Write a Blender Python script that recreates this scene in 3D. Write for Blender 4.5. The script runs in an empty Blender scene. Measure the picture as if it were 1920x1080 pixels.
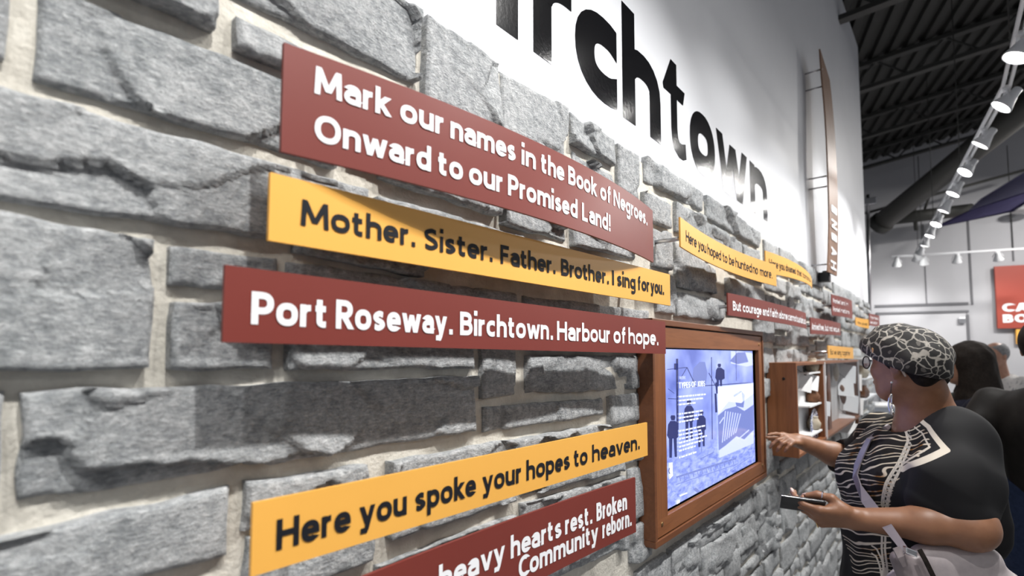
import bpy, bmesh, math, random
import numpy as np
from mathutils import Vector, Matrix, noise

# ------------------------------------------------------------------ camera, world, lights, exposure
random.seed(7)
scene = bpy.context.scene
col = scene.collection
FPX = 1000.0
YAW = math.atan(0.82)              # the display wall runs 39.4 degrees right of the lens axis
PITCH = math.radians(3.5)
CY = 667.0 - FPX * math.tan(PITCH)
CAM = Vector((0.62, 0.0, 1.55))
cam_d = bpy.data.cameras.new('camera')
cam_d.sensor_width = 36.0
cam_d.lens = 36.0 * FPX / 1920.0
cam_d.shift_y = (CY - 540.0) / 1920.0
cam_d.clip_start = 0.02
cam_d.dof.use_dof = True
cam_d.dof.focus_distance = 1.15
cam_d.dof.aperture_fstop = 3.4
cam = bpy.data.objects.new('camera', cam_d)
col.objects.link(cam)
cam.location = CAM
cam.rotation_euler = (math.radians(90) + PITCH, 0, YAW)
scene.camera = cam

FW = Vector((-math.sin(YAW), math.cos(YAW), 0))
RT = Vector((math.cos(YAW), math.sin(YAW), 0))
UP = Vector((0, 0, 1))
CF = FW * math.cos(PITCH) + UP * math.sin(PITCH)
CU = UP * math.cos(PITCH) - FW * math.sin(PITCH)

world = bpy.data.worlds.new('hall_ambient')
scene.world = world
world.use_nodes = True
world.node_tree.nodes['Background'].inputs[0].default_value = (0.88, 0.92, 1.0, 1)
world.node_tree.nodes['Background'].inputs[1].default_value = 0.22

scene.view_settings.view_transform = 'Standard'
scene.view_settings.look = 'None'
scene.view_settings.gamma = 1.0
scene.view_settings.use_curve_mapping = False
scene.view_settings.exposure = 0.60

LAMP_W = 69.0
TRACK_Z = 3.15


def track_x(y):
    return 0.94 - (y - 4.26) * (0.1086 if y > 4.26 else 0.012)


# ------------------------------------------------------------------ measuring helpers
def ray(px, py):
    d = CF + RT * ((px - 960.0) / FPX) + CU * ((CY - py) / FPX)
    return d


def at(px, py, t):
    """point seen at (px,py) at horizontal distance t in front of the lens"""
    d = ray(px, py)
    return CAM + d * (t / d.dot(FW))


def on_x(px, py, x=0.0):
    d = ray(px, py)
    k = (x - CAM.x) / d.x
    return CAM + d * k


def proj(p):
    v = Vector(p) - CAM
    z = v.dot(CF)
    return 960 + FPX * v.dot(RT) / z, CY - FPX * v.dot(CU) / z


# ------------------------------------------------------------------ node materials
def mat(name, base=(0.5, 0.5, 0.5), rough=0.6, metal=0.0, **kw):
    m = bpy.data.materials.new(name)
    m.use_nodes = True
    b = m.node_tree.nodes['Principled BSDF']
    b.inputs['Base Color'].default_value = (*base, 1)
    b.inputs['Roughness'].default_value = rough
    b.inputs['Metallic'].default_value = metal
    for k, v in kw.items():
        b.inputs[k.replace('_', ' ')].default_value = v
    return m


def nd(m, t, **kw):
    n = m.node_tree.nodes.new(t)
    for k, v in kw.items():
        setattr(n, k, v)
    return n


def lk(m, a, b):
    m.node_tree.links.new(a, b)


def ramp(m, fac, stops, interp='LINEAR'):
    r = nd(m, 'ShaderNodeValToRGB')
    cr = r.color_ramp
    cr.interpolation = interp
    while len(cr.elements) < len(stops):
        cr.elements.new(0.5)
    for e, (p, c) in zip(cr.elements, stops):
        e.position = p
        e.color = (*c, 1) if len(c) == 3 else c
    lk(m, fac, r.inputs[0])
    return r.outputs[0]


def noise_node(m, vec, scale, detail=4, rough=0.55, dist=0.0):
    n = nd(m, 'ShaderNodeTexNoise')
    n.inputs['Scale'].default_value = scale
    n.inputs['Detail'].default_value = detail
    n.inputs['Roughness'].default_value = rough
    n.inputs['Distortion'].default_value = dist
    if vec is not None:
        lk(m, vec, n.inputs['Vector'])
    return n.outputs['Fac']


def bsdf(m):
    return m.node_tree.nodes['Principled BSDF']


def bump(m, h, strength=0.3, dist=0.002, chain=None):
    b = nd(m, 'ShaderNodeBump')
    b.inputs['Strength'].default_value = strength
    b.inputs['Distance'].default_value = dist
    lk(m, h, b.inputs['Height'])
    if chain:
        lk(m, chain, b.inputs['Normal'])
    lk(m, b.outputs[0], bsdf(m).inputs['Normal'])
    return b.outputs[0]


def geo_pos(m):
    return nd(m, 'ShaderNodeNewGeometry').outputs['Position']


def tex_obj(m):
    return nd(m, 'ShaderNodeTexCoord').outputs['Object']


def speckled(name, c1, c2, scale=20, rough=0.6, bump_s=0.2, bump_d=0.002, detail=5, bscale=None):
    m = mat(name, c1, rough)
    p = geo_pos(m)
    f = noise_node(m, p, scale, detail)
    lk(m, ramp(m, f, [(0.3, c1), (0.7, c2)]), bsdf(m).inputs['Base Color'])
    bump(m, noise_node(m, p, bscale or scale * 6, 4), bump_s, bump_d)
    return m


def stone_material():
    m = mat('slate_stone', (0.3, 0.3, 0.31), 0.82)
    p = geo_pos(m)
    oi = nd(m, 'ShaderNodeObjectInfo').outputs['Random']
    off = nd(m, 'ShaderNodeVectorMath', operation='ADD')
    lk(m, p, off.inputs[0])
    sc = nd(m, 'ShaderNodeMath', operation='MULTIPLY')
    lk(m, oi, sc.inputs[0]); sc.inputs[1].default_value = 37.0
    lk(m, sc.outputs[0], off.inputs[1])
    v = off.outputs[0]
    f1 = noise_node(m, v, 7, 4, 0.5, 0.3)
    f2 = noise_node(m, v, 70, 5, 0.7)
    st = nd(m, 'ShaderNodeMapping')
    st.inputs['Scale'].default_value = (1, 0.45, 1.6)
    st.inputs['Rotation'].default_value = (0.5, 0, 0)
    lk(m, v, st.inputs['Vector'])
    f3 = noise_node(m, st.outputs[0], 210, 5, 0.72, 0.6)
    mx = nd(m, 'ShaderNodeMath', operation='MULTIPLY_ADD')
    lk(m, f2, mx.inputs[0]); mx.inputs[1].default_value = 0.42; f1s = nd(m, 'ShaderNodeMath', operation='MULTIPLY'); lk(m, f1, f1s.inputs[0]); f1s.inputs[1].default_value = 0.55; lk(m, f1s.outputs[0], mx.inputs[2])
    mx2 = nd(m, 'ShaderNodeMath', operation='MULTIPLY_ADD')
    lk(m, f3, mx2.inputs[0]); mx2.inputs[1].default_value = 0.42; lk(m, mx.outputs[0], mx2.inputs[2])
    ad = nd(m, 'ShaderNodeMath', operation='MULTIPLY_ADD')
    lk(m, oi, ad.inputs[0]); ad.inputs[1].default_value = 0.10; lk(m, mx2.outputs[0], ad.inputs[2])
    c = ramp(m, ad.outputs[0], [(0.50, (0.235, 0.252, 0.260)), (0.72, (0.385, 0.395, 0.402)), (0.98, (0.50, 0.505, 0.508))])
    g = ramp(m, f3, [(0.34, (0.80, 0.81, 0.82)), (0.50, (1.0, 1.0, 1.0)), (0.66, (1.26, 1.26, 1.25))])
    g2 = ramp(m, f2, [(0.36, (0.80, 0.81, 0.82)), (0.62, (1.12, 1.12, 1.12))])
    for q in (g, g2):
        mm = nd(m, 'ShaderNodeMix'); mm.data_type = 'RGBA'; mm.blend_type = 'MULTIPLY'; mm.clamp_result = False; mm.inputs[0].default_value = 1
        lk(m, c, mm.inputs[6]); lk(m, q, mm.inputs[7]); c = mm.outputs[2]
    lk(m, c, bsdf(m).inputs['Base Color'])
    b1 = bump(m, f3, 0.9, 0.0036)
    bump(m, f2, 0.8, 0.008, b1)
    return m


M = {}
M['stone'] = stone_material()
M['mortar'] = speckled('cream_mortar', (0.50, 0.47, 0.41), (0.66, 0.63, 0.56), 30, 0.9, 0.6, 0.004, 6, 140)
M['plaster'] = speckled('white_plaster', (0.57, 0.58, 0.61), (0.60, 0.61, 0.64), 3, 0.5, 0.05, 0.001)
M['sign_red'] = speckled('maroon_panel', (0.165, 0.027, 0.019), (0.182, 0.030, 0.021), 4, 0.42, 0.03, 0.0005)
M['sign_yellow'] = speckled('yellow_panel', (0.78, 0.400, 0.075), (0.82, 0.420, 0.080), 4, 0.42, 0.03, 0.0005)
M['sign_edge'] = mat('panel_edge', (0.16, 0.03, 0.025), 0.5)
M['white_ink'] = mat('white_ink', (0.86, 0.86, 0.88), 0.45)
M['black_ink'] = mat('dark_ink', (0.010, 0.011, 0.015), 0.6, Specular_IOR_Level=0.2)
M['steel'] = mat('brushed_steel', (0.55, 0.55, 0.57), 0.3, 1.0)
M['dark_metal'] = mat('dark_metal', (0.03, 0.03, 0.032), 0.4, 0.6)
M['brass'] = mat('aged_brass', (0.30, 0.19, 0.08), 0.4, 0.9)
M['black_plastic'] = mat('black_plastic', (0.012, 0.012, 0.014), 0.3)
M['letter_vinyl'] = mat('gloss_black_letter', (0.004, 0.004, 0.005), 0.12, Specular_IOR_Level=1.0)
_m = M['letter_vinyl']
bump(_m, noise_node(_m, geo_pos(_m), 90, 3, 0.6), 0.30, 0.0006)


def wood_material(name, c1, c2, axis=1):
    m = mat(name, c1, 0.42)
    mp = nd(m, 'ShaderNodeMapping')
    s = [26, 26, 26]
    s[axis] = 2.2
    mp.inputs['Scale'].default_value = s
    lk(m, geo_pos(m), mp.inputs['Vector'])
    f = noise_node(m, mp.outputs[0], 2.2, 6, 0.6, 1.0)
    lk(m, ramp(m, f, [(0.25, c1), (0.75, c2)]), bsdf(m).inputs['Base Color'])
    bump(m, f, 0.1, 0.001)
    return m


M['cherry'] = wood_material('cherry_wood', (0.17, 0.060, 0.022), (0.30, 0.115, 0.045))
M['cherry_v'] = wood_material('cherry_wood_upright', (0.17, 0.060, 0.022), (0.29, 0.110, 0.042), 2)
M['cherry_dark'] = wood_material('cherry_wood_border', (0.13, 0.045, 0.018), (0.20, 0.075, 0.03))


# ------------------------------------------------------------------ mesh helpers
def link_obj(name, me, mats, parent=None, smooth=False):
    if not isinstance(mats, (list, tuple)):
        mats = [mats]
    for x in mats:
        if x is not None:
            me.materials.append(x)
    if smooth:
        me.polygons.foreach_set('use_smooth', [True] * len(me.polygons))
    o = bpy.data.objects.new(name, me)
    col.objects.link(o)
    if parent is not None:
        o.parent = parent
        if parent.type == 'EMPTY':
            o.matrix_parent_inverse = Matrix.Translation(-parent.location)
    return o


def from_bm(name, bm, mats, parent=None, smooth=False):
    bmesh.ops.recalc_face_normals(bm, faces=bm.faces)
    me = bpy.data.meshes.new(name)
    bm.to_mesh(me)
    bm.free()
    return link_obj(name, me, mats, parent, smooth)


def tag(o, label=None, cat=None, group=None, kind=None):
    if label: o['label'] = label
    if cat: o['category'] = cat
    if group: o['group'] = group
    if kind: o['kind'] = kind
    return o


def thing(name, loc, label, cat, group=None):
    o = bpy.data.objects.new(name, None)
    o.empty_display_size = 0.05
    col.objects.link(o)
    o.location = loc
    return tag(o, label, cat, group)


def bx(bm, lo, hi, bevel=0.0):
    lo = Vector(lo); hi = Vector(hi)
    mid = (lo + hi) / 2
    s = hi - lo
    r = bmesh.ops.create_cube(bm, size=1.0, matrix=Matrix.Translation(mid) @ Matrix.Diagonal((abs(s.x), abs(s.y), abs(s.z), 1)))
    if bevel > 0:
        es = list({e for v in r['verts'] for e in v.link_edges})
        bmesh.ops.bevel(bm, geom=es, offset=bevel, segments=2, affect='EDGES', profile=0.6)
    return bm


def box(name, lo, hi, m, parent=None, bevel=0.0):
    return from_bm(name, bx(bmesh.new(), lo, hi, bevel), m, parent)


def obox(bm, c, ax, ay, az, bevel=0.0):
    """oriented box, half-extent vectors ax ay az"""
    mt = Matrix(((2 * ax[0], 2 * ay[0], 2 * az[0], c[0]), (2 * ax[1], 2 * ay[1], 2 * az[1], c[1]), (2 * ax[2], 2 * ay[2], 2 * az[2], c[2]), (0, 0, 0, 1)))
    r = bmesh.ops.create_cube(bm, size=1.0, matrix=mt)
    if bevel > 0:
        es = list({e for v in r['verts'] for e in v.link_edges})
        bmesh.ops.bevel(bm, geom=es, offset=bevel, segments=2, affect='EDGES', profile=0.6)
    return bm


def tube(bm, pts, radii, seg=10, caps=True):
    pts = [Vector(p) for p in pts]
    if not isinstance(radii, (list, tuple)):
        radii = [radii] * len(pts)
    rings = []
    prev = None
    for i, p in enumerate(pts):
        d = (pts[min(i + 1, len(pts) - 1)] - pts[max(i - 1, 0)]).normalized()
        if prev is None:
            a = d.cross(Vector((0, 0, 1)))
            if a.length < 1e-3:
                a = d.cross(Vector((1, 0, 0)))
            a.normalize()
        else:
            a = (prev - d * prev.dot(d)).normalized()
        prev = a
        b = d.cross(a)
        rings.append([bm.verts.new(p + (a * math.cos(2 * math.pi * k / seg) + b * math.sin(2 * math.pi * k / seg)) * radii[i]) for k in range(seg)])
    for r0, r1 in zip(rings, rings[1:]):
        for k in range(seg):
            bm.faces.new((r0[k], r0[(k + 1) % seg], r1[(k + 1) % seg], r1[k]))
    if caps:
        bm.faces.new(rings[0][::-1])
        bm.faces.new(rings[-1])
    return bm


def rod(name, a, b, r, m, parent=None, seg=10):
    return from_bm(name, tube(bmesh.new(), [a, b], r, seg), m, parent, True)


def ribbon(name, pts, w, th, side, m, parent=None):
    """flat strap along pts, width direction 'side'"""
    bm = bmesh.new()
    rings = []
    for i, p in enumerate(pts):
        p = Vector(p)
        d = (Vector(pts[min(i + 1, len(pts) - 1)]) - Vector(pts[max(i - 1, 0)])).normalized()
        s = side[i] if isinstance(side, list) else side
        s = (Vector(s) - d * d.dot(Vector(s))).normalized()
        n = d.cross(s)
        ww = w[i] if isinstance(w, list) else w
        rings.append([bm.verts.new(p + s * ww / 2 * a + n * th / 2 * b) for a, b in ((-1, -1), (1, -1), (1, 1), (-1, 1))])
    for r0, r1 in zip(rings, rings[1:]):
        for k in range(4):
            bm.faces.new((r0[k], r0[(k + 1) % 4], r1[(k + 1) % 4], r1[k]))
    bm.faces.new(rings[0][::-1]); bm.faces.new(rings[-1])
    return from_bm(name, bm, m, parent)


# ---- lettering: drawn humanist sans built from stroke skeletons (cap height 1)
def _arc(cx, cy, rx, ry, a0, a1, n=12, e=2.35):
    out = []
    for i in range(n + 1):
        t = math.radians(a0 + (a1 - a0) * i / n)
        ct, st = math.cos(t), math.sin(t)
        out.append((cx + rx * math.copysign(abs(ct) ** (2 / e), ct), cy + ry * math.copysign(abs(st) ** (2 / e), st)))
    return out


def _spl(p, n=6):
    q = [p[0]] + list(p) + [p[-1]]
    out = []
    for i in range(1, len(q) - 2):
        for k in range(n):
            t = k / n
            out.append(tuple(0.5 * ((2 * q[i][j]) + (-q[i - 1][j] + q[i + 1][j]) * t + (2 * q[i - 1][j] - 5 * q[i][j] + 4 * q[i + 1][j] - q[i + 2][j]) * t * t + (-q[i - 1][j] + 3 * q[i][j] - 3 * q[i + 1][j] + q[i + 2][j]) * t ** 3) for j in (0, 1)))
    out.append(tuple(p[-1]))
    return out


XHT = 0.73


def glyph(ch, t):
    """centre-line strokes of a letter; x runs 0..w between the outermost centre lines"""
    X = XHT; yt = X - t / 2; yb = t / 2; A = 1.04; Ct = 1 - t / 2; D = -0.28
    bowl = lambda w: _arc(w / 2, X / 2, w / 2, (yt - yb) / 2, 0, 360, 28)
    arch = lambda x0, w: _arc(x0 + w / 2, yt - 0.21, w / 2, 0.21, 172, 0, 10)
    if ch == 'n': return 0.36, [[(0, 0), (0, X)], arch(0, .36) + [(.36, 0)]]
    if ch == 'h': return 0.36, [[(0, 0), (0, A)], arch(0, .36) + [(.36, 0)]]
    if ch == 'm': return 0.66, [[(0, 0), (0, X)], arch(0, .33) + [(.33, 0)], arch(.33, .33) + [(.66, 0)]]
    if ch == 'u': return 0.36, [[(.36, 0), (.36, X)], [(0, X)] + _arc(.18, yb + .21, .18, .21, 180, 352, 10)]
    if ch == 'r': return 0.17, [[(0, 0), (0, X)], _arc(.20, yt - .24, .20, .24, 172, 88, 8)]
    if ch == 'i': return 0.0, [[(0, 0), (0, X)], [(0, .88), (0, .88 + t * 1.05)]]
    if ch == 'j': return 0.1, [[(.1, X)] + _arc(-.02, D + .16, .12, .13, 0, -90, 6), [(.1, .88), (.1, .88 + t)]]
    if ch == 'l': return 0.0, [[(0, 0), (0, A)]]
    if ch == 'o': return 0.40, [bowl(.40)]
    if ch == 'e': return 0.37, [[(0, X / 2)] + [(.37, X / 2)] + _arc(.185, X / 2, .185, (yt - yb) / 2, 2, 308, 24)]
    if ch == 'c': return 0.30, [_arc(.20, X / 2, .20, (yt - yb) / 2, 55, 305, 20)]
    if ch == 'a': return 0.34, [[(.34, 0)] + [(.34, yt - .22)] + _arc(.17, yt - .2, .17, .2, 0, 138, 10), [(.34, .44 * X / .73), (.22, .43)] + _arc(.17, (.43 + yb) / 2, .17, (.43 - yb) / 2, 90, 270, 10) + [(.22, yb), (.34, .20)]]
    if ch in 'bdpq':
        w = .38
        top = A if ch in 'bd' else X; bot = 0 if ch in 'bd' else D
        x = 0 if ch in 'bp' else w
        return w, [[(x, bot), (x, top)], bowl(w)]
    if ch == 'g': return 0.37, [bowl(.37), [(.37, X), (.37, 0.0)] + _arc(.185, D + .17, .185, .15, 0, -140, 10)]
    if ch == 's': return 0.29, [_spl([(.28, yt - .035), (.15, yt), (.02, yt - .10), (.06, X * .56), (.23, X * .44), (.28, yb + .11), (.14, yb), (-.01, yb + .045)])]
    if ch == 't': return 0.23, [[(.06, .93), (.06, .24)] + _arc(.20, .22, .14, .22 - yb, 180, 262, 6) + [(.25, yb + .012)], [(-.06, yt), (.24, yt)]]
    if ch == 'f': return 0.25, [[(.08, 0), (.08, .80)] + _arc(.25, .80, .17, A - t / 2 - .80, 180, 95, 7), [(-.04, yt), (.24, yt)]]
    if ch == 'k': return 0.34, [[(0, 0), (0, A)], [(.33, X), (.04, .36)], [(.08, .42), (.36, 0)]]
    if ch == 'v': return 0.38, [[(0, X), (.19, 0.0)], [(.38, X), (.19, 0.0)]]
    if ch == 'w': return 0.62, [[(0, X), (.15, 0)], [(.31, X * .93), (.15, 0)], [(.31, X * .93), (.47, 0)], [(.62, X), (.47, 0)]]
    if ch == 'y': return 0.38, [[(0, X), (.20, .03)], [(.38, X), (.17, -.08), (.13, -.17), (.05, D + t * .6), (-.04, D + t * .55)]]
    if ch == '.': return 0.0, [[(0, 0), (0, t * 1.05)]]
    if ch == ',': return 0.0, [[(0, t * 1.05), (0, 0), (-.05, -.14)]]
    if ch == '!': return 0.0, [[(0, 0), (0, t)], [(0, .30), (0, 1)]]
    if ch == 'I': return 0.0, [[(0, 0), (0, 1)]]
    if ch == 'H': return 0.46, [[(0, 0), (0, 1)], [(.46, 0), (.46, 1)], [(0, .52), (.46, .52)]]
    if ch == 'L': return 0.33, [[(0, 1), (0, yb), (.35, yb)]]
    if ch == 'F': return 0.34, [[(0, 0), (0, Ct), (.36, Ct)], [(0, .50), (.32, .50)]]
    if ch == 'E': return 0.36, [[(.38, yb), (0, yb), (0, Ct), (.36, Ct)], [(0, .52), (.33, .52)]]
    if ch == 'T': return 0.46, [[(.23, 0), (.23, Ct)], [(-.03, Ct), (.49, Ct)]]
    if ch == 'M': return 0.60, [[(0, 0), (.03, 1)], [(.04, .96), (.30, .16)], [(.56, .96), (.30, .16)], [(.60, 0), (.57, 1)]]
    if ch == 'N': return 0.46, [[(0, 0), (0, 1)], [(.46, 0), (.46, 1)], [(.02, .97), (.44, .03)]]
    if ch == 'A': return 0.50, [[(0, 0), (.25, 1)], [(.50, 0), (.25, 1)], [(.09, .30), (.41, .30)]]
    if ch == 'V': return 0.50, [[(0, 1), (.25, 0)], [(.50, 1), (.25, 0)]]
    if ch == 'W': return 0.74, [[(0, 1), (.18, 0)], [(.37, .95), (.18, 0)], [(.37, .95), (.56, 0)], [(.74, 1), (.56, 0)]]
    if ch == 'Y': return 0.46, [[(0, 1), (.23, .46)], [(.46, 1), (.23, .46)], [(.23, .50), (.23, 0)]]
    if ch == 'K': return 0.42, [[(0, 0), (0, 1)], [(.40, 1), (.05, .48)], [(.10, .56), (.43, 0)]]
    if ch == 'O': return 0.56, [_arc(.28, .5, .28, (Ct - yb) / 2, 0, 360, 32, 2.2)]
    if ch == 'C': return 0.42, [_arc(.28, .5, .28, (Ct - yb) / 2, 52, 308, 24, 2.2)]
    if ch == 'J': return 0.22, [[(.22, 1)] + _arc(.06, .2, .16, .2 - yb, 0, -100, 8)]
    if ch == 'P': return 0.38, [[(0, 0), (0, Ct), (.16, Ct)] + _arc(.17, (Ct + .42) / 2, .21, (Ct - .42) / 2, 88, -90, 12) + [(0, .42)]]
    if ch == 'R': return 0.40, [[(0, 0), (0, Ct), (.16, Ct)] + _arc(.17, (Ct + .46) / 2, .21, (Ct - .46) / 2, 88, -90, 12) + [(0, .46)], [(.17, .46), (.42, 0)]]
    if ch == 'B': return 0.40, [[(0, .53), (0, Ct), (.16, Ct)] + _arc(.17, (Ct + .53) / 2, .19, (Ct - .53) / 2, 88, -90, 12) + [(0, .53)], [(0, .53), (0, yb), (.18, yb)] + _arc(.19, (yb + .53) / 2, .21, (.53 - yb) / 2, -88, 90, 12)]
    if ch == 'S': return 0.38, [_spl([(.36, Ct - .05), (.20, Ct), (.02, Ct - .13), (.07, .58), (.30, .44), (.37, yb + .14), (.18, yb), (-.01, yb + .065)])]
    return 0.3, [[(0, 0), (.3, 0)]]


def stroke_quads(pts, h, V, F, zlev=0.0):
    """even ribbon along a centre line; ends are cut level or upright"""
    n = len(pts)
    closed = n > 3 and math.hypot(pts[0][0] - pts[-1][0], pts[0][1] - pts[-1][1]) < 1e-5
    L = []
    for i, (x, y) in enumerate(pts):
        if closed:
            p0 = pts[i - 1] if i > 0 else pts[-2]; p2 = pts[i + 1] if i < n - 1 else pts[1]
        else:
            p0 = pts[max(i - 1, 0)]; p2 = pts[min(i + 1, n - 1)]
        d1 = (x - p0[0], y - p0[1]); d2 = (p2[0] - x, p2[1] - y)
        l1, l2 = math.hypot(*d1), math.hypot(*d2)
        if l1 < 1e-9: d1, l1 = d2, l2
        if l2 < 1e-9: d2, l2 = d1, l1
        d1 = (d1[0] / l1, d1[1] / l1); d2 = (d2[0] / l2, d2[1] / l2)
        m = (d1[0] + d2[0], d1[1] + d2[1]); lm = math.hypot(*m) or 1
        m = (m[0] / lm, m[1] / lm)
        k = h / max(0.5, m[0] * d1[0] + m[1] * d1[1])
        nx, ny = -m[1], m[0]
        a, b = [x + nx * k, y + ny * k], [x - nx * k, y - ny * k]
        if not closed and i in (0, n - 1):
            dx, dy = m
            if abs(dy) > 0.5:
                for q in (a, b):
                    s_ = (y - q[1]) / dy; q[0] += dx * s_; q[1] += dy * s_
            elif abs(dx) > 0.5:
                for q in (a, b):
                    s_ = (x - q[0]) / dx; q[0] += dx * s_; q[1] += dy * s_
        L.append((a, b))
    base = len(V)
    for i, (a, b) in enumerate(L):
        V.append((a[0], a[1], zlev + i * 0.03)); V.append((b[0], b[1], zlev + i * 0.03))
    for i in range(n - 1):
        q = base + 2 * i
        F.append((q + 1, q + 3, q + 2, q))


def word_mesh(s, width, t=0.19, gap=None):
    """letters of s spread to a total width (in cap heights) with stroke t"""
    gap = (0.062 if gap is None else gap)
    if width is None:
        sc = 1.0
    else:
        t = min(t, width / max(len(s), 1) * 0.42)
        nat = sum(glyph(c, t)[0] for c in s if c != ' ') + gap * (len(s) - 1) + 0.30 * s.count(' ') + 0.05 * (s.count('.') + s.count('!'))
        fixed = t * sum(1 for c in s if c != ' ')
        sc = max(0.15, (width - fixed) / max(nat, 1e-3)) if nat > 0.01 else 1.0
    V, F = [], []
    x = t / 2
    for k, c in enumerate(s):
        if c == ' ':
            x += 0.30 * sc; continue
        w, st = glyph(c, t)
        if c in '.!': x += 0.05 * sc
        for si, p in enumerate(st):
            q = []
            for (a_, b_) in p:
                v = (x + a_ * sc, b_)
                if not q or math.hypot(q[-1][0] - v[0], q[-1][1] - v[1]) > 1e-4:
                    q.append(v)
            if len(q) > 1:
                stroke_quads(q, t / 2, V, F, (si + 4 * (k % 2)) * 1.0)
        x += w * sc + t + gap * sc
    return V, F


def text_mesh(s, bold=0.0):
    V, F = word_mesh(s, None, 0.14 + bold * 2)
    return V, F


CAPH = 1.0   # lettering is drawn with cap height 1


def mesh_from(name, vs, fs, m, parent=None, smooth=False):
    me = bpy.data.meshes.new(name)
    me.from_pydata([tuple(v) for v in vs], [], fs)
    me.update()
    return link_obj(name, me, m, parent, smooth)


def extrude_flat(vs, fs, vec):
    """give flat glyph faces a small thickness along vec"""
    n = len(vs)
    out = [Vector(v) for v in vs] + [Vector(v) + Vector(vec) for v in vs]
    cnt = {}
    for f in fs:
        for a, b in zip(f, f[1:] + f[:1]):
            cnt[(a, b)] = cnt.get((a, b), 0) + 1
    faces = [tuple(i + n for i in f) for f in fs] + [tuple(reversed(f)) for f in fs]
    for (a, b) in list(cnt):
        if (b, a) not in cnt:
            faces.append((a, b, b + n, a + n))
    return out, faces

# ------------------------------------------------------------------ setting: stone wall
GA = math.radians(39.35 - 23.2)
G = Vector((-math.sin(GA), math.cos(GA), 0))      # the building's own grid, turned 16 degrees from the display wall
P_ = Vector((math.cos(GA), math.sin(GA), 0))


def gp(g, p, z):
    return Vector((CAM.x, CAM.y, 0)) + G * g + P_ * p + Vector((0, 0, z))


WALL_TOP = on_x(1210, 291, 0.0).z
WALL_END = on_x(1634, 600, 0.0).y
WALL_START = -2.6
MORT = -0.019
wall_left = from_bm('wall_left', bx(bmesh.new(), (-0.22, WALL_START, 0), (MORT, WALL_END - 0.01, WALL_TOP - 0.012)), M['mortar'])
tag(wall_left, 'grey split slate stone wall with cream mortar joints', kind='structure')
ROOF0 = 1.55 + 2.75
_bm = bmesh.new()
vs = []
for x in (-0.22, -0.022):
    for y in (WALL_START, WALL_END):
        p = (x - CAM.x) * P_.x + y * P_.y
        vs.append((x, y, WALL_TOP - 0.012)); vs.append((x, y, ROOF0 + 0.2 * p + 0.33))
wv = [_bm.verts.new(v) for v in vs]
for f in ((0, 1, 3, 2), (4, 6, 7, 5), (0, 4, 5, 1), (2, 3, 7, 6), (1, 5, 7, 3), (0, 2, 6, 4)):
    _bm.faces.new([wv[i] for i in f])
wall_upper = from_bm('wall_left_upper', _bm, M['plaster'])
tag(wall_upper, 'smooth white upper wall above the stone', kind='structure')


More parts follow.
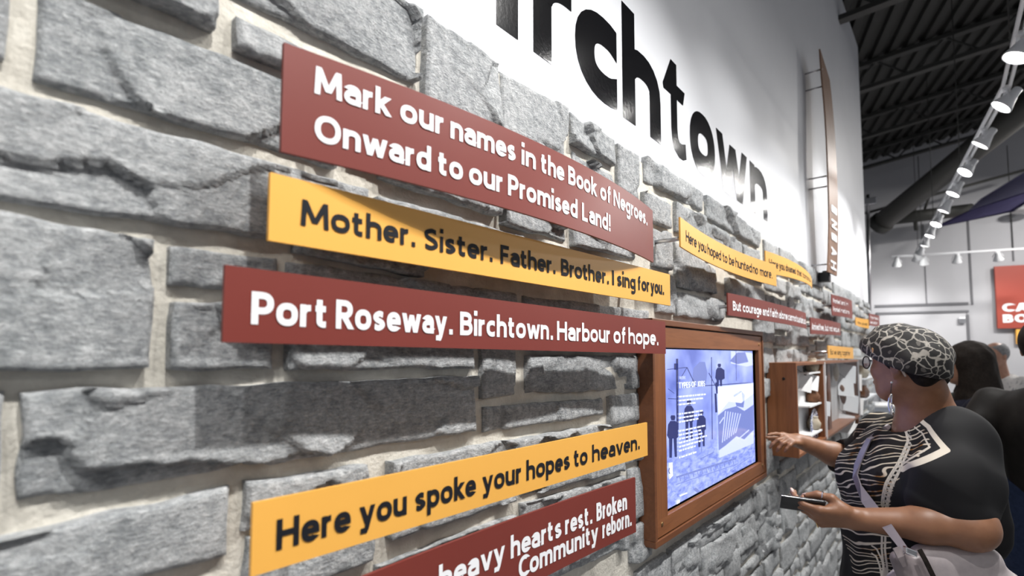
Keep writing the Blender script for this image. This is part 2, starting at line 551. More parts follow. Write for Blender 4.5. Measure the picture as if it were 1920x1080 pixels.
def stone_mesh(q, step, rnd, depth=0.0, rough=1.0):
    """q = four wall points (y,z): TL TR BR BL. A cleft slab with worn edges, its back in the mortar."""
    (tl, tr, br, bl) = q
    W = max(tr[0] - tl[0], 0.01)
    H = max(tl[1] - bl[1], 0.01)
    nu = max(3, min(110, int(W / step)))
    nv = max(3, min(34, int(H / step)))
    seed = rnd.random() * 100
    cr = min(0.0035, 0.10 * min(W, H))
    us = [0.0, cr / W] + [cr / W + (1 - 2 * cr / W) * i / nu for i in range(1, nu)] + [1 - cr / W, 1.0]
    vv = [0.0, cr / H] + [cr / H + (1 - 2 * cr / H) * i / nv for i in range(1, nv)] + [1 - cr / H, 1.0]
    verts = []
    wob = min(0.0020, 0.04 * min(W, H)) * rough
    tilt = rnd.uniform(-0.003, 0.004)
    tilt2 = rnd.uniform(-0.003, 0.003)
    a1 = rnd.uniform(0.004, 0.0085) * rough * min(1, H / 0.07)
    for j, v in enumerate(vv):
        for i, u in enumerate(us):
            y = (tl[0] * (1 - u) + tr[0] * u) * (1 - v) + (bl[0] * (1 - u) + br[0] * u) * v
            z = (tl[1] * (1 - u) + tr[1] * u) * (1 - v) + (bl[1] * (1 - u) + br[1] * u) * v
            e = 1.0 if (0 < i < len(us) - 1 and 0 < j < len(vv) - 1) else 0.0
            oy = noise.noise(Vector((y * 22, z * 22, seed))) * wob * 2
            oz = noise.noise(Vector((y * 22, z * 22, seed + 9))) * wob * 2
            n1 = noise.noise(Vector((y * 5 + z * 3.5, z * 11 - y * 4, seed)))
            n2 = noise.noise(Vector((y * 18, z * 34, seed + 3)))
            n3 = noise.noise(Vector((y * 70, z * 90, seed + 5)))
            wy = y + 0.030 * noise.noise(Vector((y * 9, z * 9, seed + 21))); wz = z + 0.020 * noise.noise(Vector((y * 9, z * 9, seed + 31)))
            dd, pp_ = noise.voronoi(Vector((wy * 5.5, wz * 10, seed)))
            c0 = pp_[0]
            r0 = noise.cell(c0 * 91.7); r1_ = noise.cell(c0 * 53.1 + Vector((5, 0, 0))); r2_ = noise.cell(c0 * 17.3 + Vector((0, 7, 0)))
            fac = (r0 - 0.5) * 0.006 + ((wy * 5.5 - c0.x) * (r1_ - 0.5) * 0.0105 + (wz * 10 - c0.y) * (r2_ - 0.5) * 0.0105)
            x = (fac + a1 * 0.5 * n1 + 0.0012 * n2 + 0.0007 * n3) * rough + tilt * (u - 0.5) + tilt2 * (v - .5)
            near = min(u * W, (1 - u) * W, v * H, (1 - v) * H)
            x -= 0.0022 * max(0.0, 1 - near / 0.006) ** 2
            if e == 0.0:
                x -= 0.0022 + abs(n2) * 0.002
            verts.append((depth + x, y + oy, z + oz))
    nI, nJ = len(us), len(vv)
    faces = []
    for j in range(nJ - 1):
        for i in range(nI - 1):
            a = j * nI + i
            faces.append((a, a + nI, a + nI + 1, a + 1))
    # sides back into the mortar
    ring = [i for i in range(nI)] + [j * nI + nI - 1 for j in range(1, nJ)] + [(nJ - 1) * nI + i for i in range(nI - 2, -1, -1)] + [j * nI for j in range(nJ - 2, 0, -1)]
    base = len(verts)
    n = len(ring)
    for k in ring:
        verts.append(verts[k])
    for k in ring:
        v = verts[k]
        verts.append((MORT - 0.004, v[1], v[2]))
    for k in range(n):
        a, b = base + k, base + (k + 1) % n
        faces.append((a, b, base + n + (k + 1) % n, base + n + k))
    return verts, faces


def pxq(xl, xr, tl, tr, bl, br):
    a, b, c, d = on_x(xl, tl), on_x(xr, tr), on_x(xr, br), on_x(xl, bl)
    yl = (a.y + d.y) / 2; yr = (b.y + c.y) / 2
    return ((yl, a.z), (yr, b.z), (yr, c.z), (yl, d.z))


STONES = [
 (75, 640, -50, 182, 142, 312), (-258, 20, -190, -72, 24, 104), (-258, 700, 78, 353, 330, 470), (-258, 289, 340, 449, 706, 692),
 (322, 530, 460, 482, 535, 545), (548, 972, 488, 549, 549, 588), (325, 520, 563, 572, 696, 690), (548, 897, 575, 600, 694, 692),
 (992, 1222, 553, 583, 592, 617), (912, 977, 602, 610, 749, 742), (997, 1211, 667, 667, 740, 729), (997, 1215, 606, 626, 658, 660),
 (917, 1138, 764, 748, 812, 778), (1150, 1213, 744, 736, 800, 786), (42, 899, 737, 705, 947, 809), (-258, 8, 745, 737, 985, 958),
 (-120, 435, 1042, 918, 1195, 1045), (-258, -135, 1080, 1050, 1330, 1270), (467, 697, 907, 873, 1000, 952), (470, 708, 1018, 966, 1135, 1053),
 (735, 1140, 867, 795, 932, 830), (735, 972, 950, 876, 1016, 940), (987, 1177, 870, 824, 935, 882), (715, 974, 1064, 968, 1160, 1045),
 (988, 1180, 948, 893, 1010, 952), (1183, 1219, 808, 800, 872, 861), (1188, 1221, 882, 872, 978, 963), (1190, 1222, 990, 975, 1062, 1040),
 (995, 1180, 1030, 968, 1105, 1030), (1150, 1212, 812, 806, 845, 838),
 (1219, 1314, 1068, 1002, 1190, 1090), (1318, 1371, 993, 961, 1013, 978), (1374, 1416, 955, 930, 976, 950), (1421, 1437, 924, 914, 975, 966),
 (1440, 1459, 909, 896, 962, 948), (1320, 1419, 1028, 964, 1098, 1015), (1424, 1459, 984, 957, 1054, 1027),
 (447, 775, 22, 178, 84, 232), (100, 407, -215, -12, -85, 50), (440, 790, -200, 17, -22, 152), (803, 941, 25, 115, 190, 242),
 (950, 1071, 127, 199, 250, 300), (1080, 1158, 209, 262, 267, 309), (1084, 1157, 281, 325, 322, 358), (1165, 1202, 268, 290, 350, 378),
 (1217, 1322, 291, 361, 337, 394), (1213, 1263, 357, 383, 410, 428), (1272, 1324, 378, 405, 432, 446), (1330, 1427, 364, 435, 408, 464),
 (1328, 1373, 413, 438, 455, 470), (1230, 1265, 426, 437, 497, 506), (1238, 1270, 510, 518, 585, 590), (1273, 1345, 452, 505, 537, 551),
 (1273, 1362, 546, 563, 592, 604), (1376, 1395, 442, 454, 478, 486), (1398, 1427, 457, 470, 490, 498),
 (720, 940, 262, 350, 330, 405), (950, 1070, 330, 378, 420, 450), (1080, 1200, 385, 425, 460, 485),
 (660, 790, 206, 262, 300, 345), (560, 800, 415, 470, 470, 520), (810, 1010, 400, 455, 475, 520), (1020, 1215, 452, 500, 520, 548), (715, 990, 365, 440, 415, 470),
]
rnd = random.Random(11)
n_st = 0
for s in STONES:
    q = pxq(*s)
    near = q[0][0] < 0.7
    vs, fs = stone_mesh(q, 0.0045 if q[1][0] < 1.3 else 0.012, rnd, rnd.uniform(-0.004, 0.003), 1.0)
    mesh_from('stone', vs, fs, M['stone'], wall_left, True)
    n_st += 1

# random ashlar elsewhere on the wall
def occupied(y0, y1, z0, z1):
    for q in _quads:
        if y0 < q[1] and y1 > q[0] and z0 < q[3] and z1 > q[2]:
            return True
    return False


def ashlar(y0, y1, z0, z1, rnd, out, smin=0.16, smax=0.5):
    w, h = y1 - y0, z1 - z0
    if h > 0.20 or (h > 0.13 and rnd.random() < 0.6 and w < 0.6):
        if w > h * 2.6 and rnd.random() < 0.55 or w > 0.75:
            c = y0 + w * rnd.uniform(0.35, 0.65)
            ashlar(y0, c, z0, z1, rnd, out); ashlar(c, y1, z0, z1, rnd, out)
        else:
            c = z0 + h * rnd.uniform(0.38, 0.62)
            ashlar(y0, y1, z0, c, rnd, out); ashlar(y0, y1, c, z1, rnd, out)
        return
    if w > smax or (w > smin * 2 and rnd.random() < 0.5):
        c = y0 + w * rnd.uniform(0.35, 0.65)
        ashlar(y0, c, z0, z1, rnd, out); ashlar(c, y1, z0, z1, rnd, out)
        return
    out.append((y0, y1, z0, z1))


FR_Y0 = on_x(1226, 800).y
YR = on_x(1461, 800).y
YT = on_x(1437, 480).y
cells = []
ZL = 1.31
ashlar(YR, WALL_END, 0.0, 1.38, rnd, cells)
ashlar(YR + 0.0, WALL_END, 1.38, 1.75, rnd, cells)
ashlar(YT, YR + 0.6, 1.75, WALL_TOP, rnd, cells, 0.12, 0.34)
ashlar(YR + 0.6, WALL_END, 1.75, WALL_TOP, rnd, cells, 0.12, 0.34)
cells.append((on_x(1365, 500).y, YT, 1.86, 1.97))
cells.append((on_x(1365, 500).y, YT, 1.76, 1.85))
cells.append((on_x(1365, 500).y, YT, 1.70, 1.755))
YM = on_x(1435, 760, 0.030).y + 0.004
for z0_, z1_ in ((1.02, 1.19), (1.36, 1.46), (1.46, 1.60), (1.60, 1.74)):
    cells.append((YM + 0.012, YR, z0_, z1_))
low = []
LOWZ = 1.13
ashlar(0.0, YR, 0.0, 1.02, rnd, low)
ashlar(WALL_START, 0.0, 0.0, WALL_TOP, rnd, low)
# low infill directly beneath the measured stones
infill = []
stuff_v, stuff_f = [], []
for (y0, y1, z0, z1), lowflag in [(c, 0) for c in cells] + [(c, 1) for c in low]:
    g = rnd.uniform(0.010, 0.014)
    yj = rnd.uniform(-.006, .006)
    q = ((y0 + g, z1 - g + rnd.uniform(-.004, .004)), (y1 - g, z1 - g + rnd.uniform(-.004, .004)), (y1 - g, z0 + g + rnd.uniform(-.004, .004)), (y0 + g, z0 + g + rnd.uniform(-.004, .004)))
    far = (y0 > 4.6) or (lowflag and z1 < 0.75)
    vs, fs = stone_mesh(q, 0.012 if y0 < 3.3 and not lowflag else 0.03, rnd, rnd.uniform(-0.005, 0.002), 0.8)
    if far or n_st > 290:
        b = len(stuff_v)
        stuff_v += vs
        stuff_f += [tuple(i + b for i in f) for f in fs]
    else:
        mesh_from('stone', vs, fs, M['stone'], wall_left, True)
        n_st += 1
o = mesh_from('stonework', stuff_v, stuff_f, M['stone'], wall_left, True)
o['kind'] = 'stuff'
print('stones', n_st)

# ------------------------------------------------------------------ setting: hall
FLOOR = speckled('grey_floor', (0.33, 0.33, 0.34), (0.40, 0.40, 0.41), 8, 0.35, 0.05, 0.001)
BACKG = 11.3
o = from_bm('floor', bx(bmesh.new(), (-8, -7, -0.1), (11, 14, 0)), FLOOR); tag(o, kind='structure')
M['back'] = speckled('grey_back_wall_paint', (0.36, 0.36, 0.38), (0.39, 0.39, 0.41), 2, 0.6, 0.03, 0.001)
bm = bmesh.new()
obox(bm, gp(BACKG + 0.1, 3.0, 2.9), P_ * 7.5, G * 0.1, UP * 2.9)
wall_back = from_bm('wall_back', bm, M['back']); tag(wall_back, 'grey panelled back wall of the hall', kind='structure')
M['seam'] = mat('panel_seam', (0.11, 0.11, 0.12), 0.7)
M['door_paint'] = speckled('pale_door_paint', (0.40, 0.40, 0.42), (0.43, 0.43, 0.45), 2, 0.5, 0.03, 0.001)


def back_pt(px, py, off=0.0):
    d = ray(px, py)
    k = (BACKG - off) / d.dot(G)
    return CAM + d * k


def back_gpz(px, py, off=0.0):
    q = back_pt(px, py, off) - CAM
    return q.dot(P_), q.z + CAM.z


def back_box(name, pxl, pyt, pxr, pyb, off0, off1, m, parent=None, bevel=0.0):
    p0, z1 = back_gpz(pxl, pyt, off1)
    p1, _ = back_gpz(pxr, pyt, off1)
    _, z0 = back_gpz(pxl, pyb, off1)
    bm = bmesh.new()
    obox(bm, gp(BACKG - (off0 + off1) / 2, (p0 + p1) / 2, (z0 + z1) / 2), P_ * ((p1 - p0) / 2), G * ((off1 - off0) / 2), UP * ((z1 - z0) / 2), bevel)
    return from_bm(name, bm, m, parent)


for a in ((1812, 395, 1816, 572), (1893, 380, 1896, 490), (1640, 572, 1816, 577), (1730, 420, 1731.6, 572)):
    back_box('panel_seam', *a, 0.0, 0.012, M['seam'], wall_back)
door = back_box('door_1', 1645, 590, 1812, 860, 0.0, 0.045, M['door_paint'], None, 0.004)
tag(door, 'wide pale grey double door in the back wall', kind='structure')
for a in ((1643, 586, 1817, 590), (1812, 590, 1817, 860)):
    back_box('door_frame', *a, 0.0, 0.06, M['seam'], door)
back_box('door_closer', 1798, 596, 1810, 606, 0.05, 0.09, M['steel'], door, 0.005)
back_box('kick_plate', 1660, 800, 1790, 850, 0.045, 0.05, M['steel'], door)

M['roof'] = speckled('dark_roof_deck', (0.012, 0.012, 0.0105), (0.016, 0.016, 0.014), 6, 0.7, 0.05, 0.001)
M['roof_steel'] = mat('dark_painted_steel', (0.028, 0.028, 0.025), 0.6)
bm = bmesh.new()
prof = []
p = -3.5
while p < 9.5:
    for dp, dz in ((0.0, 0.0), (0.075, 0.0), (0.095, 0.045), (0.145, 0.045), (0.165, 0.0)):
        prof.append((p + dp, dz))
    p += 0.165
prev = None
for (pp, dz) in prof:
    z = ROOF0 + 0.2 * pp + 0.34 + dz
    a = bm.verts.new(gp(-5.5, pp, z)); b = bm.verts.new(gp(BACKG + 0.15, pp, z))
    if prev:
        bm.faces.new((prev[0], prev[1], b, a))
    prev = (a, b)
ceiling = from_bm('ceiling', bm, M['roof']); tag(ceiling, 'dark corrugated metal roof deck', kind='structure')
gl = [7.07 - 1.77 * 5, 7.07 - 1.77 * 4, 7.07 - 1.77 * 3, 7.07 - 1.77 * 2, 7.07 - 1.77, 7.07, 8.84, 10.5]
names = ['nearest', '', '', 'second', 'third', 'long', 'middle', 'farthest']
JL = {4: 'dark steel roof joist just beyond the top of the white wall', 5: 'dark steel roof joist, second seen from the top of the photo', 6: 'dark steel roof joist crossing mid height of the visible roof', 7: 'dark steel roof joist closest to the back wall'}
for i, g in enumerate(gl):
    root = thing('roof_joist', gp(g, 3, ROOF0 + 0.6), JL.get(i, 'dark steel roof joist overhead behind the photographer'), 'joist', 'roof joists' )
    for nm, zz, w in (('bottom_chord', 0.03, 0.05), ('top_chord', 0.31, 0.05)):
        bm = bmesh.new()
        c = gp(g, 3, ROOF0 + 0.6 + zz)
        ax = (P_ + UP * 0.2) * 6.3
        obox(bm, c, ax, G * w, (UP) * 0.022)
        from_bm(nm, bm, M['roof_steel'], root)
    bm = bmesh.new()
    pz = -3.3
    up = False
    while pz < 9.2:
        a = gp(g, pz, ROOF0 + 0.2 * pz + (0.31 if up else 0.03)); b = gp(g, pz + 0.32, ROOF0 + 0.2 * (pz + 0.32) + (0.03 if up else 0.31))
        tube(bm, [a, b], 0.012, 6)
        pz += 0.32; up = not up
    from_bm('web', bm, M['roof_steel'], root)

# round duct and beams under the roof
M['duct'] = mat('dark_duct', (0.075, 0.072, 0.066), 0.5)
duct = thing('duct', at(1780, 320, 7.0), 'round dark duct slanting below the roof beside the track lights', 'duct')
rod('duct_tube', at(1652, 418, 8.6), at(1990, 150, 6.0), 0.155, M['duct'], duct, 20)
rod('duct_collar', at(1646, 423, 8.66), at(1657, 414, 8.55), 0.175, M['roof_steel'], duct, 20)
beam = thing('roof_beam', at(1740, 405, 8.8), 'dark horizontal steel beam ending near the slanting duct', 'beam')
rod('beam_tube', at(1660, 412, 8.9), at(1822, 393, 8.5), 0.10, M['roof_steel'], beam, 12)
rod('tie_rod', at(1622, 400, 8.8), at(1925, 318, 8.2), 0.022, M['roof_steel'], beam, 8)
rod('tie_rod', at(1710, 362, 8.8), at(1718, 432, 8.8), 0.03, M['roof_steel'], beam, 8)
rod('tie_rod', at(1733, 372, 8.8), at(1790, 300, 8.8), 0.03, M['roof_steel'], beam, 8)
rod('tie_rod', at(1745, 360, 8.8), at(1733, 395, 8.8), 0.02, M['roof_steel'], beam, 8)

# pipes on the end of the white wall
pp = thing('wall_conduit', (0.02, WALL_END + 0.1, 2.0), 'thin grey conduit rising at the far end of the white wall', 'pipe')
e0 = at(1632, 660, 8.0); e1 = at(1627, 365, 8.0)
rod('conduit_pipe', e0, e1, 0.022, M['steel'], pp, 8)
bm = bmesh.new(); c = at(1629, 378, 8.0); obox(bm, c, P_ * .09, G * .05, UP * .05, .008); from_bm('junction_box', bm, M['steel'], pp)

# purple fabric sail
M['sail'] = speckled('purple_fabric', (0.075, 0.065, 0.17), (0.10, 0.09, 0.22), 5, 0.8, 0.1, 0.002)
M['sail2'] = speckled('lilac_fabric', (0.20, 0.20, 0.30), (0.24, 0.24, 0.34), 5, 0.8, 0.1, 0.002)
def sail(name, pts, m, label):
    bm = bmesh.new()
    (a, b, c, d) = [at(*p) for p in pts]
    n = 10
    g = []
    for i in range(n + 1):
        r = []
        for j in range(n + 1):
            u, v = i / n, j / n
            q = a * (1 - u) * (1 - v) + b * u * (1 - v) + c * u * v + d * (1 - u) * v
            q.z -= 0.02 * math.sin(math.pi * u) * math.sin(math.pi * v)
            r.append(bm.verts.new(q))
        g.append(r)
    for i in range(n):
        for j in range(n):
            bm.faces.new((g[i][j], g[i + 1][j], g[i + 1][j + 1], g[i][j + 1]))
    bmesh.ops.solidify(bm, geom=bm.faces[:], thickness=0.006)
    o = from_bm(name, bm, m, None, True)
    tag(o, label, 'fabric sail')
sail('fabric_sail', [(1741, 430, 8.2), (1816, 395, 8.0), (1990, 338, 7.0), (1900, 397, 6.8)], M['sail'], 'deep purple fabric sail hanging below the lilac one near the ceiling')
sail('fabric_sail', [(1838, 373, 8.3), (1990, 280, 7.2), (1990, 344, 7.1), (1812, 398, 8.2)], M['sail2'], 'pale lilac fabric sail stretched behind the track lights')
M['pale_lamp'] = mat('pale_shade', (0.5, 0.5, 0.5), 0.5)
bm = bmesh.new(); c = at(1918, 394, 8.5)
bmesh.ops.create_uvsphere(bm, u_segments=24, v_segments=12, radius=1, matrix=Matrix.Translation(c) @ Matrix.Diagonal((0.17, 0.17, 0.045, 1)))
o = from_bm('ceiling_fitting', bm, M['pale_lamp'], None, True); tag(o, 'flat round pale fitting under the purple sail at right edge', 'fitting')

# ------------------------------------------------------------------ track lights
M['lamp_body'] = mat('white_lamp_body', (0.72, 0.73, 0.75), 0.35)
M['lamp_glow'] = mat('lamp_glow', (1, 1, 1), 0.5)
bsdf(M['lamp_glow']).inputs['Emission Color'].default_value = (1, 0.98, 0.95, 1)
bsdf(M['lamp_glow']).inputs['Emission Strength'].default_value = 44
ROWS = thing('light_track', (track_x(4), 4, TRACK_Z), 'long white ceiling track carrying the row of spotlights along the wall', 'track')
bm = bmesh.new()
for ya, yb_ in ((-2.6, 4.26), (4.26, 10.25)):
    a = Vector((track_x(ya), ya, TRACK_Z)); b = Vector((track_x(yb_), yb_, TRACK_Z))
    d = (b - a)
    s = d.normalized().cross(UP)
    for k in (-1, 1):
        obox(bm, (a + b) / 2 + s * 0.016 * k, d / 2, s * 0.007, UP * 0.012)
from_bm('rail', bm, M['lamp_body'], ROWS)
for y in np.arange(-2.2, 10.3, 2.05):
    x = track_x(y); p = (x - CAM.x) * P_.x + y * P_.y
    rod('hanger', (x, y, TRACK_Z), (x, y, ROOF0 + .2 * p + .33), 0.004, M['roof_steel'], ROWS, 6)


def make_spot(pos, aim, label, group, power, size=1.0, color=(1, 0.985, 0.96), spread=78, lit=True, blend=0.8):
    root = thing('spotlight', pos, label, 'spotlight', group)
    pos = Vector(pos)
    dr = (Vector(aim) - pos).normalized()
    drop = Vector((0, 0, -0.085 * size))
    c = pos + drop
    bm = tube(bmesh.new(), [pos, pos + drop * 0.45], 0.014 * size, 8)
    bx(bm, pos + Vector((-.02, -.035, -.02)) * size, pos + Vector((.02, .035, 0.0)) * size)
    from_bm('arm', bm, M['lamp_body'], root)
    # yoke: loop around the head
    sd = dr.cross(UP).normalized()
    pts = [c + sd * 0.055 * size * math.cos(t) + UP * 0.06 * size * math.sin(t) for t in np.linspace(0, math.pi, 9)]
    from_bm('yoke', tube(bmesh.new(), pts, 0.0045 * size, 6), M['lamp_body'], root, True)
    prof = [(-0.085, 0.018), (-0.08, 0.024), (-0.045, 0.026), (-0.03, 0.032), (-0.005, 0.040), (0.03, 0.055), (0.042, 0.058), (0.044, 0.053), (0.032, 0.050)]
    bm = bmesh.new()
    a1 = sd; b1 = dr.cross(sd)
    rings = []
    for (l, r) in prof:
        rings.append([bm.verts.new(c + dr * l * size + (a1 * math.cos(2 * math.pi * k / 20) + b1 * math.sin(2 * math.pi * k / 20)) * r * size) for k in range(20)])
    for r0, r1 in zip(rings, rings[1:]):
        for k in range(20):
            bm.faces.new((r0[k], r0[(k + 1) % 20], r1[(k + 1) % 20], r1[k]))
    bm.faces.new(rings[0][::-1])
    from_bm('lamp_head', bm, M['lamp_body'], root, True)
    bm = bmesh.new()
    bm.faces.new([bm.verts.new(c + dr * 0.034 * size + (a1 * math.cos(2 * math.pi * k / 20) + b1 * math.sin(2 * math.pi * k / 20)) * 0.0495 * size) for k in range(20)])
    from_bm('lens', bm, M['lamp_glow'] if lit else M['lamp_body'], root)
    if power > 0:
        ld = bpy.data.lights.new('spot_beam', 'SPOT')
        ld.energy = power
        ld.color = color
        ld.spot_size = math.radians(spread)
        ld.spot_blend = blend
        ld.shadow_soft_size = 0.022
        lo = bpy.data.objects.new('spot_beam', ld)
        col.objects.link(lo)
        lo.parent = root
        lo.matrix_parent_inverse = Matrix.Translation(-pos)
        lo.location = c + dr * 0.06 * size
        lo.rotation_euler = dr.to_track_quat('-Z', 'Y').to_euler()
    return root


ORD = ['nearest', 'second', 'third', 'fourth', 'fifth', 'sixth', 'seventh', 'eighth', 'ninth', 'farthest']
ks = [4.26 + 0.68 * k for k in range(-9, 10)]
for i, y in enumerate(ks):
    x = track_x(y)
    k = i - 9
    if k < 0:
        lab = 'white track spotlight overhead outside the photo'
    else:
        lab = 'white spotlight on the long track, %s of the ten in view' % ORD[k]
    zt = 1.2 if (i % 3) else 1.5
    if k >= 0: zt = 2.1
    aim = (0.0, y - 0.12 + 0.25 * math.sin(i * 2.1), zt)
    pw = LAMP_W if i % 2 == 1 else LAMP_W * 0.5
    if k >= 0: pw = LAMP_W * 0.52
    if k >= 8:
        aim = (x - .6, y + 1.2, 1.8); pw *= 0.5
    make_spot((x, y, TRACK_Z), aim, lab, 'track spotlights', pw, 1.0, spread=90 if k < 0 else 92)
make_spot((track_x(10.2), 10.2, TRACK_Z), (track_x(10.2) + .5, 11.5, 2.0), 'white unlit spotlight at the very end of the long track', 'track spotlights', 0, 1.0, lit=False)

# second track parallel to the back wall
tk = thing('light_track', gp(10.4, 3, 3.1), 'short horizontal track of spotlights before the back wall', 'track')
q0 = at(1672, 487, 10.0); 
def trk(px, py, g=10.35):
    d = ray(px, py); return CAM + d * (g / d.dot(G))
a = trk(1672, 488); b = trk(1990, 470)
a.z = b.z = 3.16
bm = bmesh.new(); obox(bm, (a + b) / 2, (b - a) / 2, G * 0.02, UP * 0.014)
from_bm('rail', bm, M['lamp_body'], tk)
for px in (1730, 1900):
    c = trk(px, 480); c.z = 3.17
    rod('hanger', c, c + UP * 1.6, 0.006, M['roof_steel'], tk, 6)
for px, lit, nm in ((1681, 1, 'leftmost'), (1732, 1, 'second from left'), (1794, 0, 'unlit third'), (1871, 1, 'rightmost in view')):
    c = trk(px, 480); c.z = 3.15
    tgt = c + G * 0.9 + UP * -1.5 + P_ * (0.1 if px < 1800 else 0.5)
    make_spot(c, tgt, 'white spotlight on the track by the back wall, %s' % nm, 'back wall spotlights', 18 if lit else 0, 1.15, lit=bool(lit), spread=100)

# added fill lamps, out of view, to brighten the back of the hall
M['bay'] = mat('fill_lamp_reflector', (0.5, 0.5, 0.5), 0.4)
for i_, (g_, p_) in enumerate(((8.6, 4.9), (8.4, 7.4), (5.0, 7.5), (-1.5, 5.0))):
    c = gp(g_, p_, 4.6)
    r_ = thing('hall_fill_lamp', c, 'added round fill lamp hanging unseen over the hall', 'lamp', 'added hall fill lamps')
    bm = bmesh.new()
    bmesh.ops.create_cone(bm, cap_ends=False, segments=24, radius1=0.28, radius2=0.10, depth=0.24, matrix=Matrix.Translation(c + UP * .12))
    from_bm('shade', bm, M['bay'], r_, True)
    rod('hanger', c + UP * .24, c + UP * (0.15 + .2 * p_ + .35), 0.008, M['roof_steel'], r_, 6)
    ld = bpy.data.lights.new('hall_fill_light', 'AREA'); ld.shape = 'DISK'; ld.size = 0.5; ld.energy = (150, 95, 30, 20)[i_]; ld.color = (1, 0.97, 0.93)
    lo_ = bpy.data.objects.new('hall_fill_light', ld); col.objects.link(lo_); lo_.parent = r_; lo_.location = (0, 0, 0.0)

# ------------------------------------------------------------------ sign panels on stand-offs
class Panel:
    def __init__(s, tl, bl, tr, br, xs):
        s.xs = xs
        a, b = on_x(*tl, xs[0]), on_x(*bl, xs[0])
        c, d = on_x(*tr, xs[2]), on_x(*br, xs[2])
        s.y0, s.y1 = (a.y + b.y) / 2, (c.y + d.y) / 2
        s.zt0, s.zb0, s.zt1, s.zb1 = a.z, b.z, c.z, d.z

    def pt(s, u, v, off=0.0):
        x0, xm, x1 = s.xs
        x = x0 * (1 - u) * (1 - 2 * u) + 4 * xm * u * (1 - u) + x1 * u * (2 * u - 1)
        zb = s.zb0 * (1 - u) + s.zb1 * u
        zt = s.zt0 * (1 - u) + s.zt1 * u
        return Vector((x + off, s.y0 + (s.y1 - s.y0) * u, zb + (zt - zb) * v))

    def u_of(s, px, v=0.5):
        lo, hi = -0.6, 1.4
        for _ in range(40):
            m = (lo + hi) / 2
            if proj(s.pt(m, v))[0] < px:
                lo = m
            else:
                hi = m
        return (lo + hi) / 2


def sign(quad, xs, colour, lines, label, group='quotation panels on the stone wall', bold=0.028, ink=None, pegs=True):
    P = Panel(*quad, xs)
    n = 24
    bm = bmesh.new()
    th = 0.0045
    F = [[bm.verts.new(P.pt(i / n, j, 0)) for j in (0, 1)] for i in range(n + 1)]
    B = [[bm.verts.new(P.pt(i / n, j, -th)) for j in (0, 1)] for i in range(n + 1)]
    F2 = [[bm.verts.new(P.pt(i / n, j, 0)) for j in (0, 1)] for i in range(n + 1)]
    for i in range(n):
        f = bm.faces.new((F[i][0], F[i + 1][0], F[i + 1][1], F[i][1])); f.smooth = True
        f = bm.faces.new((B[i][0], B[i][1], B[i + 1][1], B[i + 1][0])); f.smooth = True
        bm.faces.new((F2[i][1], F2[i + 1][1], B[i + 1][1], B[i][1]))
        bm.faces.new((F2[i][0], B[i][0], B[i + 1][0], F2[i + 1][0]))
    bm.faces.new((F2[0][0], F2[0][1], B[0][1], B[0][0]))
    bm.faces.new((F2[n][0], B[n][0], B[n][1], F2[n][1]))
    root = thing('sign_panel', P.pt(0.5, 0), label, 'sign', group)
    from_bm('panel', bm, M['sign_red'] if colour == 'red' else M['sign_yellow'], root)
    ink = M['white_ink'] if colour == 'red' else M['black_ink']
    V, FF = [], []
    for (vb, vc, words) in lines:
        for w in words:
            s, pl, pr = w[0], w[1], w[2]
            ul, ur = P.u_of(pl, vb), P.u_of(pr, vb)
            tgt = (P.pt(ur, vb) - P.pt(ul, vb)).length / ((P.pt(ul, 1) - P.pt(ul, 0)).length * vc)
            tv, tf = word_mesh(s, tgt, 0.135 + bold * 2.5)
            x0 = min(q[0] for q in tv); x1 = max(q[0] for q in tv)
            b = len(V)
            for q in tv:
                u = ul + (ur - ul) * (q[0] - x0) / (x1 - x0)
                v = vb + vc * q[1] / CAPH
                V.append(P.pt(u, v, 0.0007 + 0.00006 * q[2]))
            FF += [tuple(i + b for i in f) for f in tf]
    # face winding: outward is +x
    mesh_from('lettering', V, FF, ink, root)
    if pegs:
        for u in (0.08, 0.5, 0.92):
            p = P.pt(u, 0.5, -th)
            if 0.02 < p.x:
                rod('standoff', p, (MORT - 0.003, p.y, p.z), 0.006, M['steel'], root, 8)
    return P


sign(((530, 78), (530, 285), (1224, 395), (1225, 492)), (0.085, 0.125, 0.080), 'red', [
    (0.620, 0.262, [('Mark', 589, 734), ('our', 750, 830), ('names', 844, 966), ('in', 977.5, 1003.5), ('the', 1014, 1057.5), ('Book', 1065, 1119), ('of', 1125, 1144), ('Negroes.', 1150, 1213)]),
    (0.172, 0.262, [('Onward', 589, 807), ('to', 821, 867), ('our', 879, 941), ('Promised', 952, 1082), ('Land!', 1091, 1144)])],
    'maroon panel with two white lines starting Mark our names')
sign(((505.5, 322), (505, 451), (1257, 515), (1256, 573)), (0.078, 0.078, 0.078), 'yellow', [
    (0.306, 0.405, [('Mother.', 563, 778), ('Sister.', 795, 923), ('Father.', 938, 1041), ('Brother.', 1052, 1141), ('I', 1147.5, 1151), ('sing', 1157, 1191), ('for', 1196, 1217), ('you.', 1219.6, 1244.6)])],
    'long yellow panel reading Mother. Sister. Father. Brother.')
sign(((420, 496), (419.5, 641.5), (1248, 603), (1248, 663.5)), (0.072, 0.072, 0.072), 'red', [
    (0.25, 0.44, [('Port', 470, 610), ('Roseway.', 629, 848), ('Birchtown.', 862, 1036), ('Harbour', 1044, 1143), ('of', 1150, 1172), ('hope.', 1178, 1234)])],
    'single line maroon panel reading Port Roseway, overlapping the screen frame')
sign(((472, 944), (473, 1081.5), (1214, 792), (1214, 854)), (0.078, 0.078, 0.078), 'yellow', [
    (0.263, 0.435, [('Here', 517, 657), ('you', 673, 762), ('spoke', 778, 892), ('your', 904, 976), ('hopes', 986.5, 1068), ('to', 1076, 1101), ('heaven.', 1110, 1199)])],
    'yellow panel reading Here you spoke your hopes to heaven')
